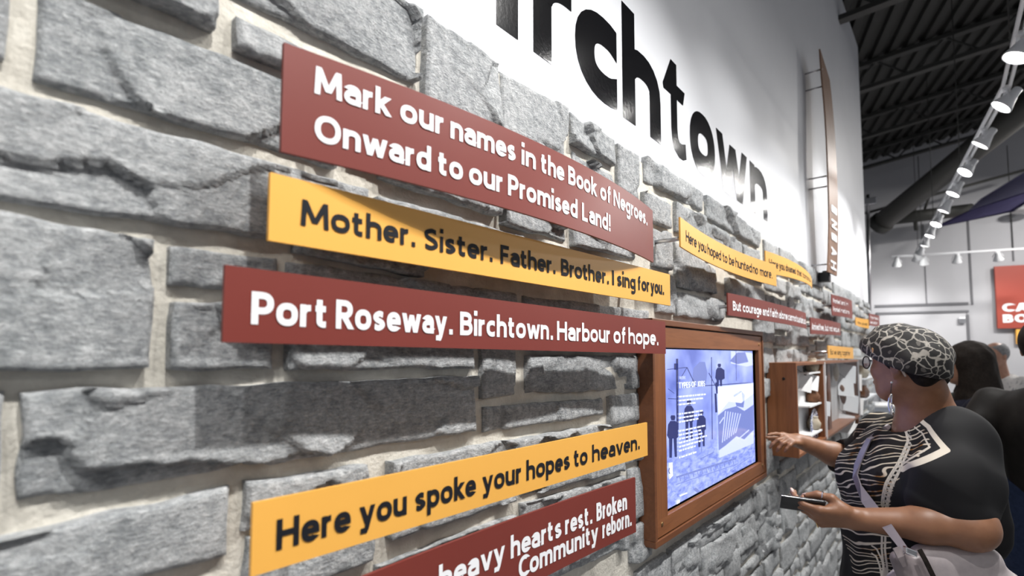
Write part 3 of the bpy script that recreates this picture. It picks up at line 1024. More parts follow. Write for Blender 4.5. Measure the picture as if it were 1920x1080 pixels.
sign(((480, 1163), (480, 1392), (1192, 895), (1192, 998)), (0.090, 0.080, 0.096), 'red', [
    (0.485, 0.30, [('Here', 690, 806), ('heavy', 822, 946), ('hearts', 957, 1052), ('rest.', 1059, 1110), ('Broken', 1118, 1175)]),
    (0.160, 0.30, [('Community', 972, 1121), ('reborn.', 1129, 1184)])],
    'maroon panel low down reading heavy hearts rest')
sign(((1276, 407), (1276, 462), (1456, 497), (1455, 536)), (0.098, 0.062, 0.088), 'yellow', [
    (0.295, 0.39, [('Here', 1286, 1306), ('you', 1309, 1324), ('hoped', 1326.5, 1352), ('to', 1355, 1363.6), ('be', 1367, 1376.5), ('hunted', 1379, 1409.5), ('no', 1411.5, 1421), ('more.', 1425, 1448)])],
    'yellow panel bent inwards reading Here you hoped', bold=0.012)
sign(((1435.5, 470), (1435.5, 511), (1523, 526), (1522, 541)), (0.050, 0.095, 0.060), 'yellow', [
    (0.30, 0.38, [('Here', 1442, 1459), ('you', 1461, 1471), ('dreamed', 1473, 1492), ('that', 1494, 1503), ('tomorrow', 1505, 1520)])],
    'yellow panel bulging outwards reading Here you dreamed', bold=0.006)
sign(((1365, 549), (1365, 591), (1511, 587), (1512, 616)), (0.060, 0.078, 0.060), 'red', [
    (0.25, 0.43, [('But', 1374, 1389), ('courage', 1392.6, 1427.6), ('and', 1429.7, 1442), ('faith', 1444, 1459), ('alone', 1460.7, 1476.6), ('cannot', 1477.8, 1494), ('sustain', 1494.8, 1506), ('us.', 1506.6, 1511)])],
    'maroon panel reading But courage and faith alone')
sign(((1520, 595), (1520, 626), (1576.5, 606.5), (1576, 629)), (0.06, 0.07, 0.06), 'red', [
    (0.25, 0.42, [('Arrived', 1522, 1536), ('free,', 1537, 1545), ('but', 1547, 1553), ('not', 1555, 1561), ('equal.', 1563, 1574)])],
    'small maroon panel ending not equal, beyond the courage panel')
sign(((1560, 552), (1560, 591), (1598, 564.5), (1598, 597.5)), (0.07, 0.08, 0.07), 'red', [
    (0.60, 0.22, [('Promised', 1562, 1575), ('land', 1577, 1584), ('in', 1586, 1590)]), (0.20, 0.22, [('Promised', 1562, 1575), ('nations.', 1577, 1593)])],
    'small two line maroon panel below the upright plank')
sign(((1604.5, 594.5), (1604.5, 609), (1629, 599), (1629, 616)), (0.05, 0.06, 0.10), 'yellow', [(0.3, 0.3, [('Here', 1608, 1614), ('you', 1616, 1621), ('rest', 1622, 1626)])],
    'tiny yellow panel between two small maroon panels', bold=0.0)
sign(((1630, 588), (1630, 610), (1649, 592), (1649, 613)), (0.09, 0.09, 0.09), 'red', [(0.58, 0.24, [('Promised', 1632, 1646)]), (0.18, 0.24, [('salvation', 1632, 1645)])],
    'farthest small maroon panel at the end of the wall', pegs=False)
_p = on_x(1631, 600, 0.088)
_r = [o_ for o_ in col.objects if o_.get('label', '').startswith('farthest small maroon')][0]
rod('bracket_arm', (0.084, _p.y + .05, _p.z), (-0.02, WALL_END - 0.03, _p.z), 0.008, M['steel'], _r, 8)
sign(((1553, 647.5), (1553, 671.5), (1600, 652), (1600, 673)), (0.10, 0.10, 0.10), 'yellow', [(0.3, 0.4, [('But', 1557, 1562), ('we', 1564, 1568), ('sang', 1570, 1577), ('together', 1579, 1594)])],
    'yellow panel resting just above the acrylic showcase', bold=0.0)
sign(((1629, 633), (1629, 646), (1643, 634), (1643, 646)), (0.06, 0.06, 0.06), 'yellow', [(0.35, 0.3, [('Here', 1632, 1640)])],
    'tiny yellow panel just above the woman\'s cap brim', bold=0.0, pegs=False)

# ------------------------------------------------------------------ large wall letters
XW = -0.022
zb = on_x(1191, 236, XW).z
zx = (on_x(1305, 196, XW).z + on_x(1095, 9, XW).z) / 2 - zb
ASC = on_x(1166, 2, XW).z - zb
TTOP = on_x(1265.6, 120, XW).z - zb
BIG = [('B', 742, 868), ('i', 930, 971), ('r', 1000, 1072), ('c', 1079, 1157), ('h', 1167, 1238), ('t', 1243, 1285), ('o', 1292, 1338), ('w', 1341, 1397), ('n', 1402, 1433)]
XH = XHT
STEM = (on_x(971, 60, XW).y - on_x(930, 30, XW).y) / (zx / XH) * 1.12
for ch, pl, pr in BIG:
    y0 = on_x(pl, 200, XW).y; y1 = on_x(pr, 200, XW).y
    wl = (y1 - y0) / (zx / XH)
    if ch == 't':
        outline = [(0.34, 1.30), (0.60, 1.30), (0.60, 1.0), (0.97, 1.0), (0.88, 0.79), (0.60, 0.79), (0.60, 0.36), (0.63, 0.25), (0.70, 0.20), (0.80, 0.20), (0.97, 0.24), (1.0, 0.02), (0.84, -0.03), (0.66, -0.03), (0.46, 0.04), (0.36, 0.16), (0.33, 0.32), (0.33, 0.79), (0.03, 0.79), (0.0, 0.86), (0.33, 1.28)]
        bm = bmesh.new()
        f = bm.faces.new([bm.verts.new((p[0], p[1] * XH, 0)) for p in outline])
        bmesh.ops.triangulate(bm, faces=[f])
        bm.verts.index_update()
        tv = [tuple(v.co) for v in bm.verts]; tf = [tuple(v.index for v in f.verts) for f in bm.faces]
        bm.free()
    else:
        tv, tf = word_mesh(ch, wl, STEM * (0.92 if ch == 'w' else 1.0))
    x0 = min(q[0] for q in tv); x1 = max(q[0] for q in tv)
    b0 = min(q[1] for q in tv); b1 = max(q[1] for q in tv)
    topz = {'h': ASC, 'i': ASC, 'B': ASC * 0.93, 't': TTOP}.get(ch, zx)
    V = []
    for q in tv:
        V.append(Vector((XW + 0.0008 + 0.0002 * q[2], y0 + (y1 - y0) * (q[0] - x0) / (x1 - x0), zb + topz * (q[1] - b0) / (b1 - b0))))
    ob = mesh_from('wall_letter', V, tf, M['letter_vinyl'])
    lab = {'B': 'glossy black capital B at the start of the wall title', 'i': 'glossy black letter i cut by the top of the photo', 'r': 'glossy black letter r of the wall title', 'c': 'glossy black letter c of the wall title', 'h': 'glossy black letter h of the wall title', 't': 'glossy black letter t of the wall title', 'o': 'glossy black letter o of the wall title', 'w': 'glossy black letter w of the wall title', 'n': 'glossy black letter n at the end of the wall title'}[ch]
    tag(ob, lab, 'letter', 'wall title letters')

# ------------------------------------------------------------------ touch screen in cherry frame
FX = 0.030
def yz(px, py, x=FX):
    p = on_x(px, py, x)
    return p.y, p.z
fy0 = (yz(1225, 600)[0] + yz(1228, 1030)[0]) / 2
fy1 = (yz(1433, 622)[0] + yz(1436, 893)[0]) / 2
fz1 = (yz(1225, 597)[1] + yz(1433, 622)[1]) / 2
fz0 = (yz(1228, 1035)[1] + yz(1436, 893)[1]) / 2
sy0 = yz(1252, 800)[0]; sy1 = yz(1427, 760)[0]
sz1 = (yz(1250, 651)[1] + yz(1425, 657)[1]) / 2
sz0 = (yz(1252, 964)[1] + yz(1427, 872)[1]) / 2
mon = thing('touch_screen', (0, (fy0 + fy1) / 2, fz0), 'wall mounted touch screen in a reddish cherry wood frame', 'screen')
bw = 0.017
bm = bmesh.new()
bx(bm, (-0.015, fy0, fz0), (FX, fy1, fz0 + bw), 0.002); bx(bm, (-0.015, fy0, fz1 - bw), (FX, fy1, fz1), 0.002)
bx(bm, (-0.015, fy0, fz0 + bw), (FX, fy0 + bw * .8, fz1 - bw), 0.002); bx(bm, (-0.015, fy1 - bw * .8, fz0 + bw), (FX, fy1, fz1 - bw), 0.002)
from_bm('outer_border', bm, M['cherry_dark'], mon)
g = 0.004
a0, a1, c0, c1 = fy0 + bw * .8 + g, fy1 - bw * .8 - g, fz0 + bw + g, fz1 - bw - g
box('shadow_gap', (-0.012, fy0 + .008, fz0 + .008), (0.012, fy1 - .008, fz1 - .008), M['black_plastic'], mon)
PX = FX - 0.004
for nm, lo, hi, m in (('frame_rail', (0.008, a0, sz1), (PX, a1, c1), M['cherry']), ('frame_rail', (0.008, a0, c0), (PX, a1, sz0), M['cherry']),
                      ('frame_stile', (0.008, a0, sz0), (PX, sy0, sz1), M['cherry_v']), ('frame_stile', (0.008, sy1, sz0), (PX, a1, sz1), M['cherry_v'])):
    box(nm, lo, hi, m, mon)
for (y, z) in ((a0 + .030, c0 + .030), (a0 + .030, c1 - .030), (a1 - .035, c0 + .032), (a1 - .035, c1 - .032)):
    rod('screw', (PX - .001, y, z), (PX + .0015, y, z), 0.0055, M['brass'], mon, 12)

# screen image
M['screen'] = mat('screen_image', (0.01, 0.01, 0.012), 0.12)
m = M['screen']
tc = geo_pos(m)
mp = nd(m, 'ShaderNodeMapping'); mp.inputs['Scale'].default_value = (1, 3.0, 4.0); lk(m, tc, mp.inputs['Vector'])
f = noise_node(m, mp.outputs[0], 1.7, 3, 0.5, 0.2)
mp2 = nd(m, 'ShaderNodeMapping'); mp2.inputs['Scale'].default_value = (1, 10, 34); lk(m, tc, mp2.inputs['Vector'])
f2 = noise_node(m, mp2.outputs[0], 2.2, 5, 0.65, 0.5)
sep = nd(m, 'ShaderNodeSeparateXYZ'); lk(m, tc, sep.inputs[0])
gm = nd(m, 'ShaderNodeMapRange'); lk(m, sep.outputs['Z'], gm.inputs[0])
gm.inputs[1].default_value = sz0 + (sz1 - sz0) * 0.40; gm.inputs[2].default_value = sz0 + (sz1 - sz0) * 0.22; gm.inputs[3].default_value = 0; gm.inputs[4].default_value = 1
mixf = nd(m, 'ShaderNodeMix'); mixf.data_type = 'FLOAT'
lk(m, gm.outputs[0], mixf.inputs[0]); lk(m, f, mixf.inputs[2]); lk(m, f2, mixf.inputs[3])
c = ramp(m, mixf.outputs[0], [(0.30, (0.12, 0.16, 0.50)), (0.45, (0.23, 0.29, 0.72)), (0.6, (0.36, 0.43, 0.86)), (0.75, (0.5, 0.57, 0.95))])
lk(m, c, bsdf(m).inputs['Emission Color'])
bsdf(m).inputs['Emission Strength'].default_value = 0.95
box('display', (0.006, sy0 + 0.001, sz0 + 0.001), (0.012, sy1 - 0.001, sz1 - 0.001), M['black_plastic'], mon)
by = sy0 + (sy1 - sy0) * 0.955
SX = 0.0135
disp = mesh_from('screen_image', [(SX, sy0 + .001, sz0 + .008), (SX, by, sz0 + .008), (SX, by, sz1 - .004), (SX, sy0 + .001, sz1 - .004)], [(0, 1, 2, 3)], M['screen'], mon)


def emat(name, c, s=1.0):
    m = mat(name, (0.01, 0.01, 0.01), 0.15)
    bsdf(m).inputs['Emission Color'].default_value = (*c, 1)
    bsdf(m).inputs['Emission Strength'].default_value = s
    return m


E_dark = emat('screen_dark_blue', (0.028, 0.035, 0.13))
E_mid = emat('screen_mid_blue', (0.16, 0.20, 0.48))
E_lite = emat('screen_pale_blue', (0.52, 0.58, 0.98))
E_white = emat('screen_white', (0.80, 0.85, 1.0))
layer = [0]


def scr(polys, m, name, lev):
    """flat picture shapes on the display, given in photo pixels over the screen surface"""
    V, F = [], []
    for poly in polys:
        b = len(V)
        for (px, py) in poly:
            p = on_x(px, py, SX)
            V.append((SX + 0.0004 * lev, min(max(p.y, sy0 + .002), by), min(max(p.z, sz0 + .009), sz1 - .005)))
        F.append(tuple(range(b, b + len(poly))))
    bm = bmesh.new()
    vv = [bm.verts.new(v) for v in V]
    fs = [bm.faces.new([vv[i] for i in f]) for f in F]
    bmesh.ops.triangulate(bm, faces=fs)
    return from_bm(name, bm, m, disp)


def scl(px, py):      # zoom crop (3.375x from 1240,640) -> photo pixels
    return 1240 + px / 3.375, 640 + py / 3.375


def P2(pts): return [scl(*p) for p in pts]


def stick(p, q, w):
    (x0, y0), (x1, y1) = p, q
    d = math.hypot(x1 - x0, y1 - y0) or 1
    nx, ny = -(y1 - y0) / d * w / 2, (x1 - x0) / d * w / 2
    return P2([(x0 + nx, y0 + ny), (x1 + nx, y1 + ny), (x1 - nx, y1 - ny), (x0 - nx, y0 - ny)])


def man(cx, cy, s, lean=0):
    """a dressed figure in the old photograph: hat, head, coat, legs"""
    o = []
    o.append(P2([(cx - 12 * s, cy), (cx - 9 * s, cy - 9 * s), (cx + 9 * s, cy - 9 * s), (cx + 12 * s, cy), (cx + 8 * s, cy + 15 * s), (cx - 8 * s, cy + 15 * s)]))
    o.append(P2([(cx - 12 * s, cy + 17 * s), (cx + 12 * s, cy + 17 * s), (cx + 24 * s + lean, cy + 34 * s), (cx + 26 * s + lean, cy + 90 * s), (cx + 18 * s, cy + 100 * s), (cx - 20 * s, cy + 100 * s), (cx - 28 * s, cy + 85 * s), (cx - 23 * s, cy + 34 * s)]))
    o.append(P2([(cx - 19 * s, cy + 98 * s), (cx - 2 * s, cy + 98 * s), (cx - 5 * s, cy + 190 * s), (cx - 17 * s, cy + 190 * s)]))
    o.append(P2([(cx + 2 * s, cy + 98 * s), (cx + 18 * s, cy + 98 * s), (cx + 19 * s, cy + 186 * s), (cx + 8 * s, cy + 186 * s)]))
    return o


scr([P2([(440, 55), (585, 75), (588, 150), (540, 160), (440, 140)])], E_lite, 'screen_picture', 1)
scr([P2([(200, 170), (240, 130), (275, 130), (290, 200), (280, 280), (190, 280)]), P2([(430, 125), (480, 70), (530, 70), (550, 130), (480, 145)])], E_mid, 'screen_picture', 2)
scr([stick((97, 110), (100, 560), 14), stick((35, 178), (160, 165), 4), stick((160, 165), (205, 260), 5), stick((160, 165), (110, 250), 4), stick((40, 362), (100, 365), 4), stick((40, 300), (80, 330), 3),
     stick((315, 100), (320, 620), 5), stick((130, 290), (570, 262), 5), stick((298, 200), (350, 300), 5), stick((470, 60), (472, 250), 3)] +
    [P2([(78, 140), (104, 140), (104, 180), (78, 180)])], E_dark, 'screen_picture', 3)
scr(man(172, 385, 1.25) + man(250, 450, 1.15) + man(70, 480, 1.35) + man(364, 150, 0.95, 10) + [stick((345, 260), (352, 330), 16), stick((340, 330), (345, 450), 14)], E_dark, 'screen_picture', 4)
scr([stick((90, 860), (470, 740), 12), stick((90, 905), (480, 775), 5), stick((240, 745), (330, 700), 6), stick((250, 610), (250, 700), 5), stick((430, 820), (560, 730), 4), stick((205, 930), (235, 985), 22)] +
    [stick((110 + 28 * k, 850 - 9 * k), (118 + 28 * k, 885 - 9 * k), 5) for k in range(13)], E_mid, 'screen_picture', 5)
scr([P2([(352, 285), (578, 262), (580, 645), (362, 738)])], E_lite, 'screen_picture', 6)
scr([P2([(352, 470), (400, 430), (470, 410), (520, 440), (578, 400), (580, 560), (520, 620), (470, 600), (400, 660), (358, 690)]), P2([(450, 340), (500, 310), (525, 340), (515, 420), (470, 410)])], E_mid, 'screen_picture', 7)
scr([stick((380 + 14 * k, 640 - 10 * k), (400 + 16 * k, 440 + 3 * k), 5) for k in range(7)] + [stick((362, 520), (390, 480), 6), stick((480, 620), (550, 560), 6)], E_lite, 'screen_picture', 8)
scr([P2([(354, 290), (576, 268), (577, 330), (500, 390), (420, 380), (355, 460)])], E_white, 'screen_picture', 7)
scr([P2([(44, 770), (66, 765), (68, 850), (45, 875)]), P2([(92, 1010), (112, 1000), (112, 1035), (92, 1045)]), stick((112, 978), (158, 958), 8), P2([(582, 90), (594, 90), (594, 150), (582, 150)])], E_white, 'screen_button', 6)
scr([stick((45, 800), (40, 820), 5), stick((40, 820), (47, 838), 5)], E_dark, 'screen_button', 8)


def scr_text(s, x0, y0, x1, y1, h, name, m=E_white, lev=9, bold=0.0):
    tv, tf = text_mesh(s, bold)
    a0_ = min(q[0] for q in tv); a1_ = max(q[0] for q in tv)
    p0 = on_x(*scl(x0, y0), SX); p1 = on_x(*scl(x1, y1), SX)
    hh = on_x(*scl(x0, y0 - h), SX).z - p0.z
    V = []
    for q in tv:
        u = (q[0] - a0_) / (a1_ - a0_)
        V.append((SX + .0004 * lev + .00004 * q[2], p0.y + (p1.y - p0.y) * u, p0.z + (p1.z - p0.z) * u + hh * q[1] / CAPH))
    return mesh_from(name, V, tf, m, disp)


scr_text('WORK', 107, 241, 146, 239, 20, 'screen_lettering', E_lite)
scr_text('TYPES OF JOBS', 104, 298, 270, 283, 38, 'screen_lettering', E_white, 9, 0.01)
words = []
rr = random.Random(3)
for (yy, rows) in ((352, 3), (462, 3), (570, 6), (738, 1)):
    for r in range(rows):
        y = yy + r * 25
        x = 105
        end = 290 - rr.random() * 40 if r < rows - 1 else 220
        while x < end - 8:
            w = rr.uniform(8, 24)
            k = (-0.10 - (y - 90) / 6000 * 1.4)
            ya = y + (x - 105) * k * (y - 60) / 500
            yb = y + (x + w - 105) * k * (y - 60) / 500
            words.append(P2([(x, ya - 6), (x + w, yb - 6), (x + w, yb + 3), (x, ya + 3)]))
            x += w + 5
scr(words, E_white, 'screen_text_rows', 9)['kind'] = 'stuff'
M['cover_glass'] = mat('cover_glass', (1, 1, 1), 0.03, Transmission_Weight=1.0, IOR=1.1)

# ------------------------------------------------------------------ wall showcase
CX = 0.105
cy0 = on_x(1495, 760, CX).y
cz1 = on_x(1495, 680, CX).z
cz0 = on_x(1495, 862, CX).z
cyd = on_x(1548, 760, CX).y
cye = on_x(1612, 760, CX).y
case = thing('showcase', (0, cy0, cz0), 'cherry wood showcase with clear acrylic front full of tagged objects', 'showcase')
box('side_panel', (-0.015, cy0, cz0), (CX, cy0 + 0.018, cz1), M['cherry_v'], case, 0.002)
box('side_panel', (-0.015, cyd - 0.018, cz0), (CX - 0.004, cyd, cz1), M['cherry_v'], case, 0.002)
box('side_panel', (-0.015, cye, cz0), (CX, cye + 0.02, cz1), M['cherry_v'], case, 0.002)
box('top_panel', (-0.015, cy0 + 0.018, cz1 - 0.014), (CX, cye, cz1), M['cherry'], case, 0.002)
box('bottom_panel', (-0.015, cy0 + 0.018, cz0), (CX, cye, cz0 + 0.014), M['cherry'], case, 0.002)
M['white_card'] = mat('white_card', (0.80, 0.80, 0.80), 0.6)
M['case_back'] = speckled('case_back_print', (0.45, 0.44, 0.43), (0.62, 0.61, 0.60), 9, 0.6, 0.03, 0.001)
box('back_panel', (0.020, cy0 + 0.018, cz0 + 0.014), (0.028, cyd - 0.018, cz1 - 0.014), M['white_card'], case)
box('back_panel', (0.008, cyd, cz0 + 0.014), (0.016, cye, cz1 - 0.014), M['case_back'], case)
box('middle_post', (0.016, cyd + 0.32, cz0 + 0.014), (0.07, cyd + 0.40, cz1 - 0.014), M['cherry_dark'], case)
for z in (1.46, 1.30, 1.16):
    box('shelf', (0.028, cy0 + 0.35, z), (0.09, cyd - 0.02, z + 0.008), M['white_card'], case)
M['acrylic'] = bpy.data.materials.new('clear_acrylic')
m = M['acrylic']; m.use_nodes = True; m.node_tree.nodes.clear()
_o = nd(m, 'ShaderNodeOutputMaterial'); _t = nd(m, 'ShaderNodeBsdfTransparent'); _g = nd(m, 'ShaderNodeBsdfGlossy'); _x = nd(m, 'ShaderNodeMixShader')
_t.inputs[0].default_value = (0.95, 0.96, 0.97, 1); _g.inputs['Roughness'].default_value = 0.03; _x.inputs[0].default_value = 0.07
lk(m, _t.outputs[0], _x.inputs[1]); lk(m, _g.outputs[0], _x.inputs[2]); lk(m, _x.outputs[0], _o.inputs[0])
box('acrylic_cover', (CX, cyd + 0.004, cz0 + 0.004), (CX + 0.004, cye, cz1 - 0.004), M['acrylic'], case)
for y in (cyd + 0.006, cye - 0.006):
    box('acrylic_edge', (CX - 0.005, y - 0.004, cz0 + .004), (CX + 0.004, y + 0.004, cz1 - .004), M['white_ink'], case)
for z in (cz0 + .09, cz1 - .07):
    rod('screw', (CX - .05, cy0, z + (.0)), (CX - .05, cy0 - .002, z), 0.006, M['dark_metal'], case, 10)
# tags and objects on the boards
M['blue_china'] = mat('blue_white_china', (0.6, 0.63, 0.7), 0.2)
m = M['blue_china']
f = noise_node(m, geo_pos(m), 75, 2, 0.5, 1.0)
lk(m, ramp(m, f, [(0.47, (0.75, 0.77, 0.8)), (0.53, (0.05, 0.09, 0.32))], 'CONSTANT'), bsdf(m).inputs['Base Color'])
M['rust'] = speckled('rusty_iron', (0.10, 0.045, 0.02), (0.22, 0.09, 0.04), 60, 0.8, 0.4, 0.001)
M['clay'] = speckled('pale_clay', (0.42, 0.36, 0.27), (0.55, 0.48, 0.37), 60, 0.7, 0.3, 0.001)
M['amber'] = mat('orange_glaze', (0.6, 0.19, 0.03), 0.3)
NTH = {}


def hang_tag(px, py, xx, w, h, tilt, label):
    c = on_x(px, py, xx)
    bm = bmesh.new()
    n = Vector((0.50, -0.78, 0.38)).normalized()
    s = Vector((0.84, 0.54, math.sin(tilt) * .8)); s = (s - n * s.dot(n)).normalized(); u = n.cross(s)
    if u.z < 0: u = -u
    obox(bm, c, s * w / 2, u * h / 2, n * 0.0012)
    root = thing('label_tag', c, label, 'tag', 'white labels in the showcase')
    from_bm('card', bm, M['white_card'], root)
    rod('cord', c + u * h / 2, Vector((0.02, c.y - .01, c.z + h * 0.5 + .035)), 0.0012, M['dark_metal'], root, 5)


TG = [(1510, 719, 'white label hanging first in the top row of the open section'), (1523, 717, 'white label hanging second in the top row of the open section'), (1538, 716, 'white label hanging third in the top row, before the wood divider'),
      (1541, 772, 'white label hanging near the middle of the divider'), (1546, 765, 'white label on the divider edge beside the acrylic'), (1590, 700, 'upper white label behind the acrylic, left one'),
      (1602, 715, 'upper white label behind the acrylic, right one'), (1586, 726, 'white label under the upper pair behind the acrylic'), (1595, 756, 'middle white label behind the acrylic, left one'), (1605, 760, 'middle white label behind the acrylic, right one'),
      (1588, 795, 'long white label low behind the acrylic'), (1604, 810, 'lowest white label behind the acrylic')]
for i, (px, py, lab) in enumerate(TG):
    far = px > 1550
    hang_tag(px, py, 0.062, 0.060 if not far else 0.10, 0.085 if not far else 0.13, rr.uniform(-.5, -.2), lab)


def lathe_at(name, c, prof, m, label, cat, axis='z', scale=(1, 1, 1), group='objects in the showcase'):
    bm = bmesh.new()
    rings = []
    for (r, h) in prof:
        ring = []
        for k in range(16):
            a, b = math.cos(2 * math.pi * k / 16) * r, math.sin(2 * math.pi * k / 16) * r
            v = Vector((a * scale[0], b * scale[1], h)) if axis == 'z' else Vector((h, a * scale[1], b * scale[2]))
            ring.append(bm.verts.new(Vector(c) + v))
        rings.append(ring)
    for r0, r1 in zip(rings, rings[1:]):
        for k in range(16):
            bm.faces.new((r0[k], r0[(k + 1) % 16], r1[(k + 1) % 16], r1[k]))
    bm.faces.new(rings[0][::-1]); bm.faces.new(rings[-1])
    o = from_bm(name, bm, m, None, True)
    return tag(o, label, cat, group)


c = on_x(1524, 798, 0.06)
lathe_at('china_plate', c, [(0.02, -.006), (0.085, 0.004), (0.09, 0.010), (0.087, 0.012), (0.05, 0.002), (0.01, 0.001)], M['blue_china'], 'blue and white china plate leaning low in the open section', 'plate', 'x', (1, 1, 1))
for (px, py, lab, m_) in ((1509, 703, 'dark narrow spoon above the first label', 'dark_metal'), (1520, 702, 'dark narrow spoon above the second label', 'dark_metal')):
    c = on_x(px, py, 0.05)
    o = from_bm('spoon', tube(bmesh.new(), [c + Vector((0, -.03, .04)), c, c + Vector((.01, .03, -.035))], [0.003, 0.005, 0.011], 8), M[m_], None, True)
    tag(o, lab, 'spoon', 'objects in the showcase')
c = on_x(1526, 752, 0.05)
pts = [c + Vector((0, 0.035 * math.cos(t), 0.035 * math.sin(t))) for t in np.linspace(0.6, 5.4, 14)]
o = from_bm('iron_hook', tube(bmesh.new(), pts, 0.006, 8), M['dark_metal'], None, True); tag(o, 'curved dark iron hook on the white board', 'hook', 'objects in the showcase')
JAR = [(0.018, 0), (0.03, 0.01), (0.034, 0.035), (0.022, 0.055), (0.018, 0.062), (0.022, 0.068)]
for px, z, lab, m_ in ((1538, 1.468, 'small pale clay jar on the top shelf of the showcase', 'clay'), (1537, 1.308, 'small rusty pot on the middle shelf of the showcase', 'rust'), (1539, 1.168, 'small pale clay jar on the lowest shelf of the showcase', 'clay')):
    y = min(on_x(px, 700, 0.06).y, cyd - .07)
    lathe_at('jar', (0.06, y, z), JAR, M[m_], lab, 'jar')
for px, py, lab, m_ in ((1567, 697, 'pale green curved shard top left behind the acrylic', 'clay'), (1580, 740, 'rusty iron strip upright behind the acrylic', 'rust'), (1604, 745, 'orange glazed shard between labels behind the acrylic', 'amber'), (1605, 785, 'small orange brown shard low behind the acrylic', 'rust')):
    c = on_x(px, py, 0.04)
    bm = bmesh.new()
    bmesh.ops.create_icosphere(bm, subdivisions=2, radius=1, matrix=Matrix.Translation(c) @ Matrix.Rotation(0.5, 4, 'X') @ Matrix.Diagonal((0.02, 0.05 if m_ != 'rust' else .03, 0.07, 1)))
    for v in bm.verts:
        v.co += (v.co - c) * 0.35 * noise.noise(v.co * 14)
    o = from_bm('shard', bm, M[m_], None, True); tag(o, lab, 'shard', 'objects in the showcase')

# second showcase further along, mostly behind the head
y2 = cye + 0.35
case2 = thing('showcase', (0, y2, cz0), 'farther acrylic showcase mostly hidden behind the woman\'s face', 'showcase')
box('back_panel', (-0.01, y2, cz0), (0.02, y2 + 1.0, cz1), M['case_back'], case2)
box('side_panel', (0.02, y2, cz0), (0.10, y2 + 0.015, cz1), M['acrylic'], case2)
box('acrylic_cover', (0.10, y2, cz0), (0.104, y2 + 1.0, cz1), M['acrylic'], case2)
box('top_panel', (-0.01, y2, cz1), (0.104, y2 + 1.0, cz1 + .012), M['white_card'], case2)
for z in (1.2, 1.36):
    box('shelf', (0.02, y2 + .02, z), (0.095, y2 + 0.98, z + 0.008), M['white_card'], case2)
for k, (z, m_, lab) in enumerate(((1.208, 'rust', 'rust coloured jar in the farther showcase, lower shelf'), (1.368, 'clay', 'pale jar in the farther showcase, upper shelf'))):
    lathe_at('jar', (0.06, y2 + .3, z), [(r * 1.3, h * 1.5) for r, h in JAR], M[m_], lab, 'jar')

# ------------------------------------------------------------------ upright weathered plank on rods
M['copper'] = wood_material('weathered_copper_plank', (0.13, 0.06, 0.03), (0.28, 0.16, 0.10), 2)
def plank_pt(px, py, x):
    return on_x(px, py, x)
L = [(1540, 110, .085), (1545, 180, .083), (1548, 250, .083), (1549.5, 310, .083), (1551, 380, .083), (1553, 450, .083), (1556, 507, .083)]
plank = thing('upright_plank', (0.08, on_x(1550, 300, .08).y, 2.1), 'tall narrow brown plank with cut letters standing off the white wall', 'plank')
yl, yr = on_x(1549, 300, .083).y, on_x(1561, 300, .083).y
zt = on_x(1545, 125, .083).z; zbm = on_x(1561, 512, .083).z
bm = bmesh.new()
n = 18
rows = []
for i in range(n + 1):
    v = i / n
    z = zbm + (zt - zbm) * v
    xx = 0.072 + 0.022 * math.sin(v * math.pi)
    ya = yl + 0.012 * math.sin(v * 9); yb = yr + 0.012 * math.sin(v * 9)
    rows.append([bm.verts.new((xx, ya, z + (0.10 if i == n else 0))), bm.verts.new((xx + .012, yb, z)), bm.verts.new((xx + .004, yb, z)), bm.verts.new((xx - .008, ya, z + (0.10 if i == n else 0)))])
for a_, b_ in zip(rows, rows[1:]):
    for k in range(4):
        bm.faces.new((a_[k], a_[(k + 1) % 4], b_[(k + 1) % 4], b_[k]))
bm.faces.new(rows[0][::-1]); bm.faces.new(rows[-1])
from_bm('board', bm, M['copper'], plank)
for z in (zt - .02, zt - .13, zbm + (zt - zbm) * 0.46, zbm + (zt - zbm) * 0.41, zbm + .05):
    rod('standoff', (-0.02, yl + .03, z), (0.078, yl + .03, z), 0.005, M['steel'], plank, 8)
for k, chs in enumerate(('I', 'N', 'I', 'A', 'H')):
    tv, tf = text_mesh(chs, 0.01)
    x0 = min(q[0] for q in tv); x1 = max(q[0] for q in tv)
    V = []
    zz = zbm + 0.42 - k * 0.085
    v = (zz - zbm) / (zt - zbm)
    for q in tv:
        a_ = (q[1] / CAPH); b_ = (q[0] - x0) / max(x1 - x0, .2)
        V.append((0.0735 + .0001 * q[2] + 0.022 * math.sin(v * math.pi) + .0125 * (0.2 + .6 * a_) , yl + (yr - yl) * (0.2 + 0.6 * a_) + 0.012 * math.sin(v * 9), zz - 0.055 * b_))
    mesh_from('lettering', V, tf, M['white_ink'], plank)
# fixing bracket on the stone below the plank
c = on_x(1546, 520, 0.03)
bm = bmesh.new(); obox(bm, c, Vector((.03, 0, 0)), Vector((0, .03, 0)), Vector((0, 0, .03)), .004)
obox(bm, c + Vector((.02, 0, .03)), Vector((.03, 0, 0)), Vector((0, .012, 0)), Vector((0, 0, .01)), .003)
o = from_bm('wall_bracket', bm, M['dark_metal']); tag(o, 'small dark bracket on the stones below the upright plank', 'bracket')

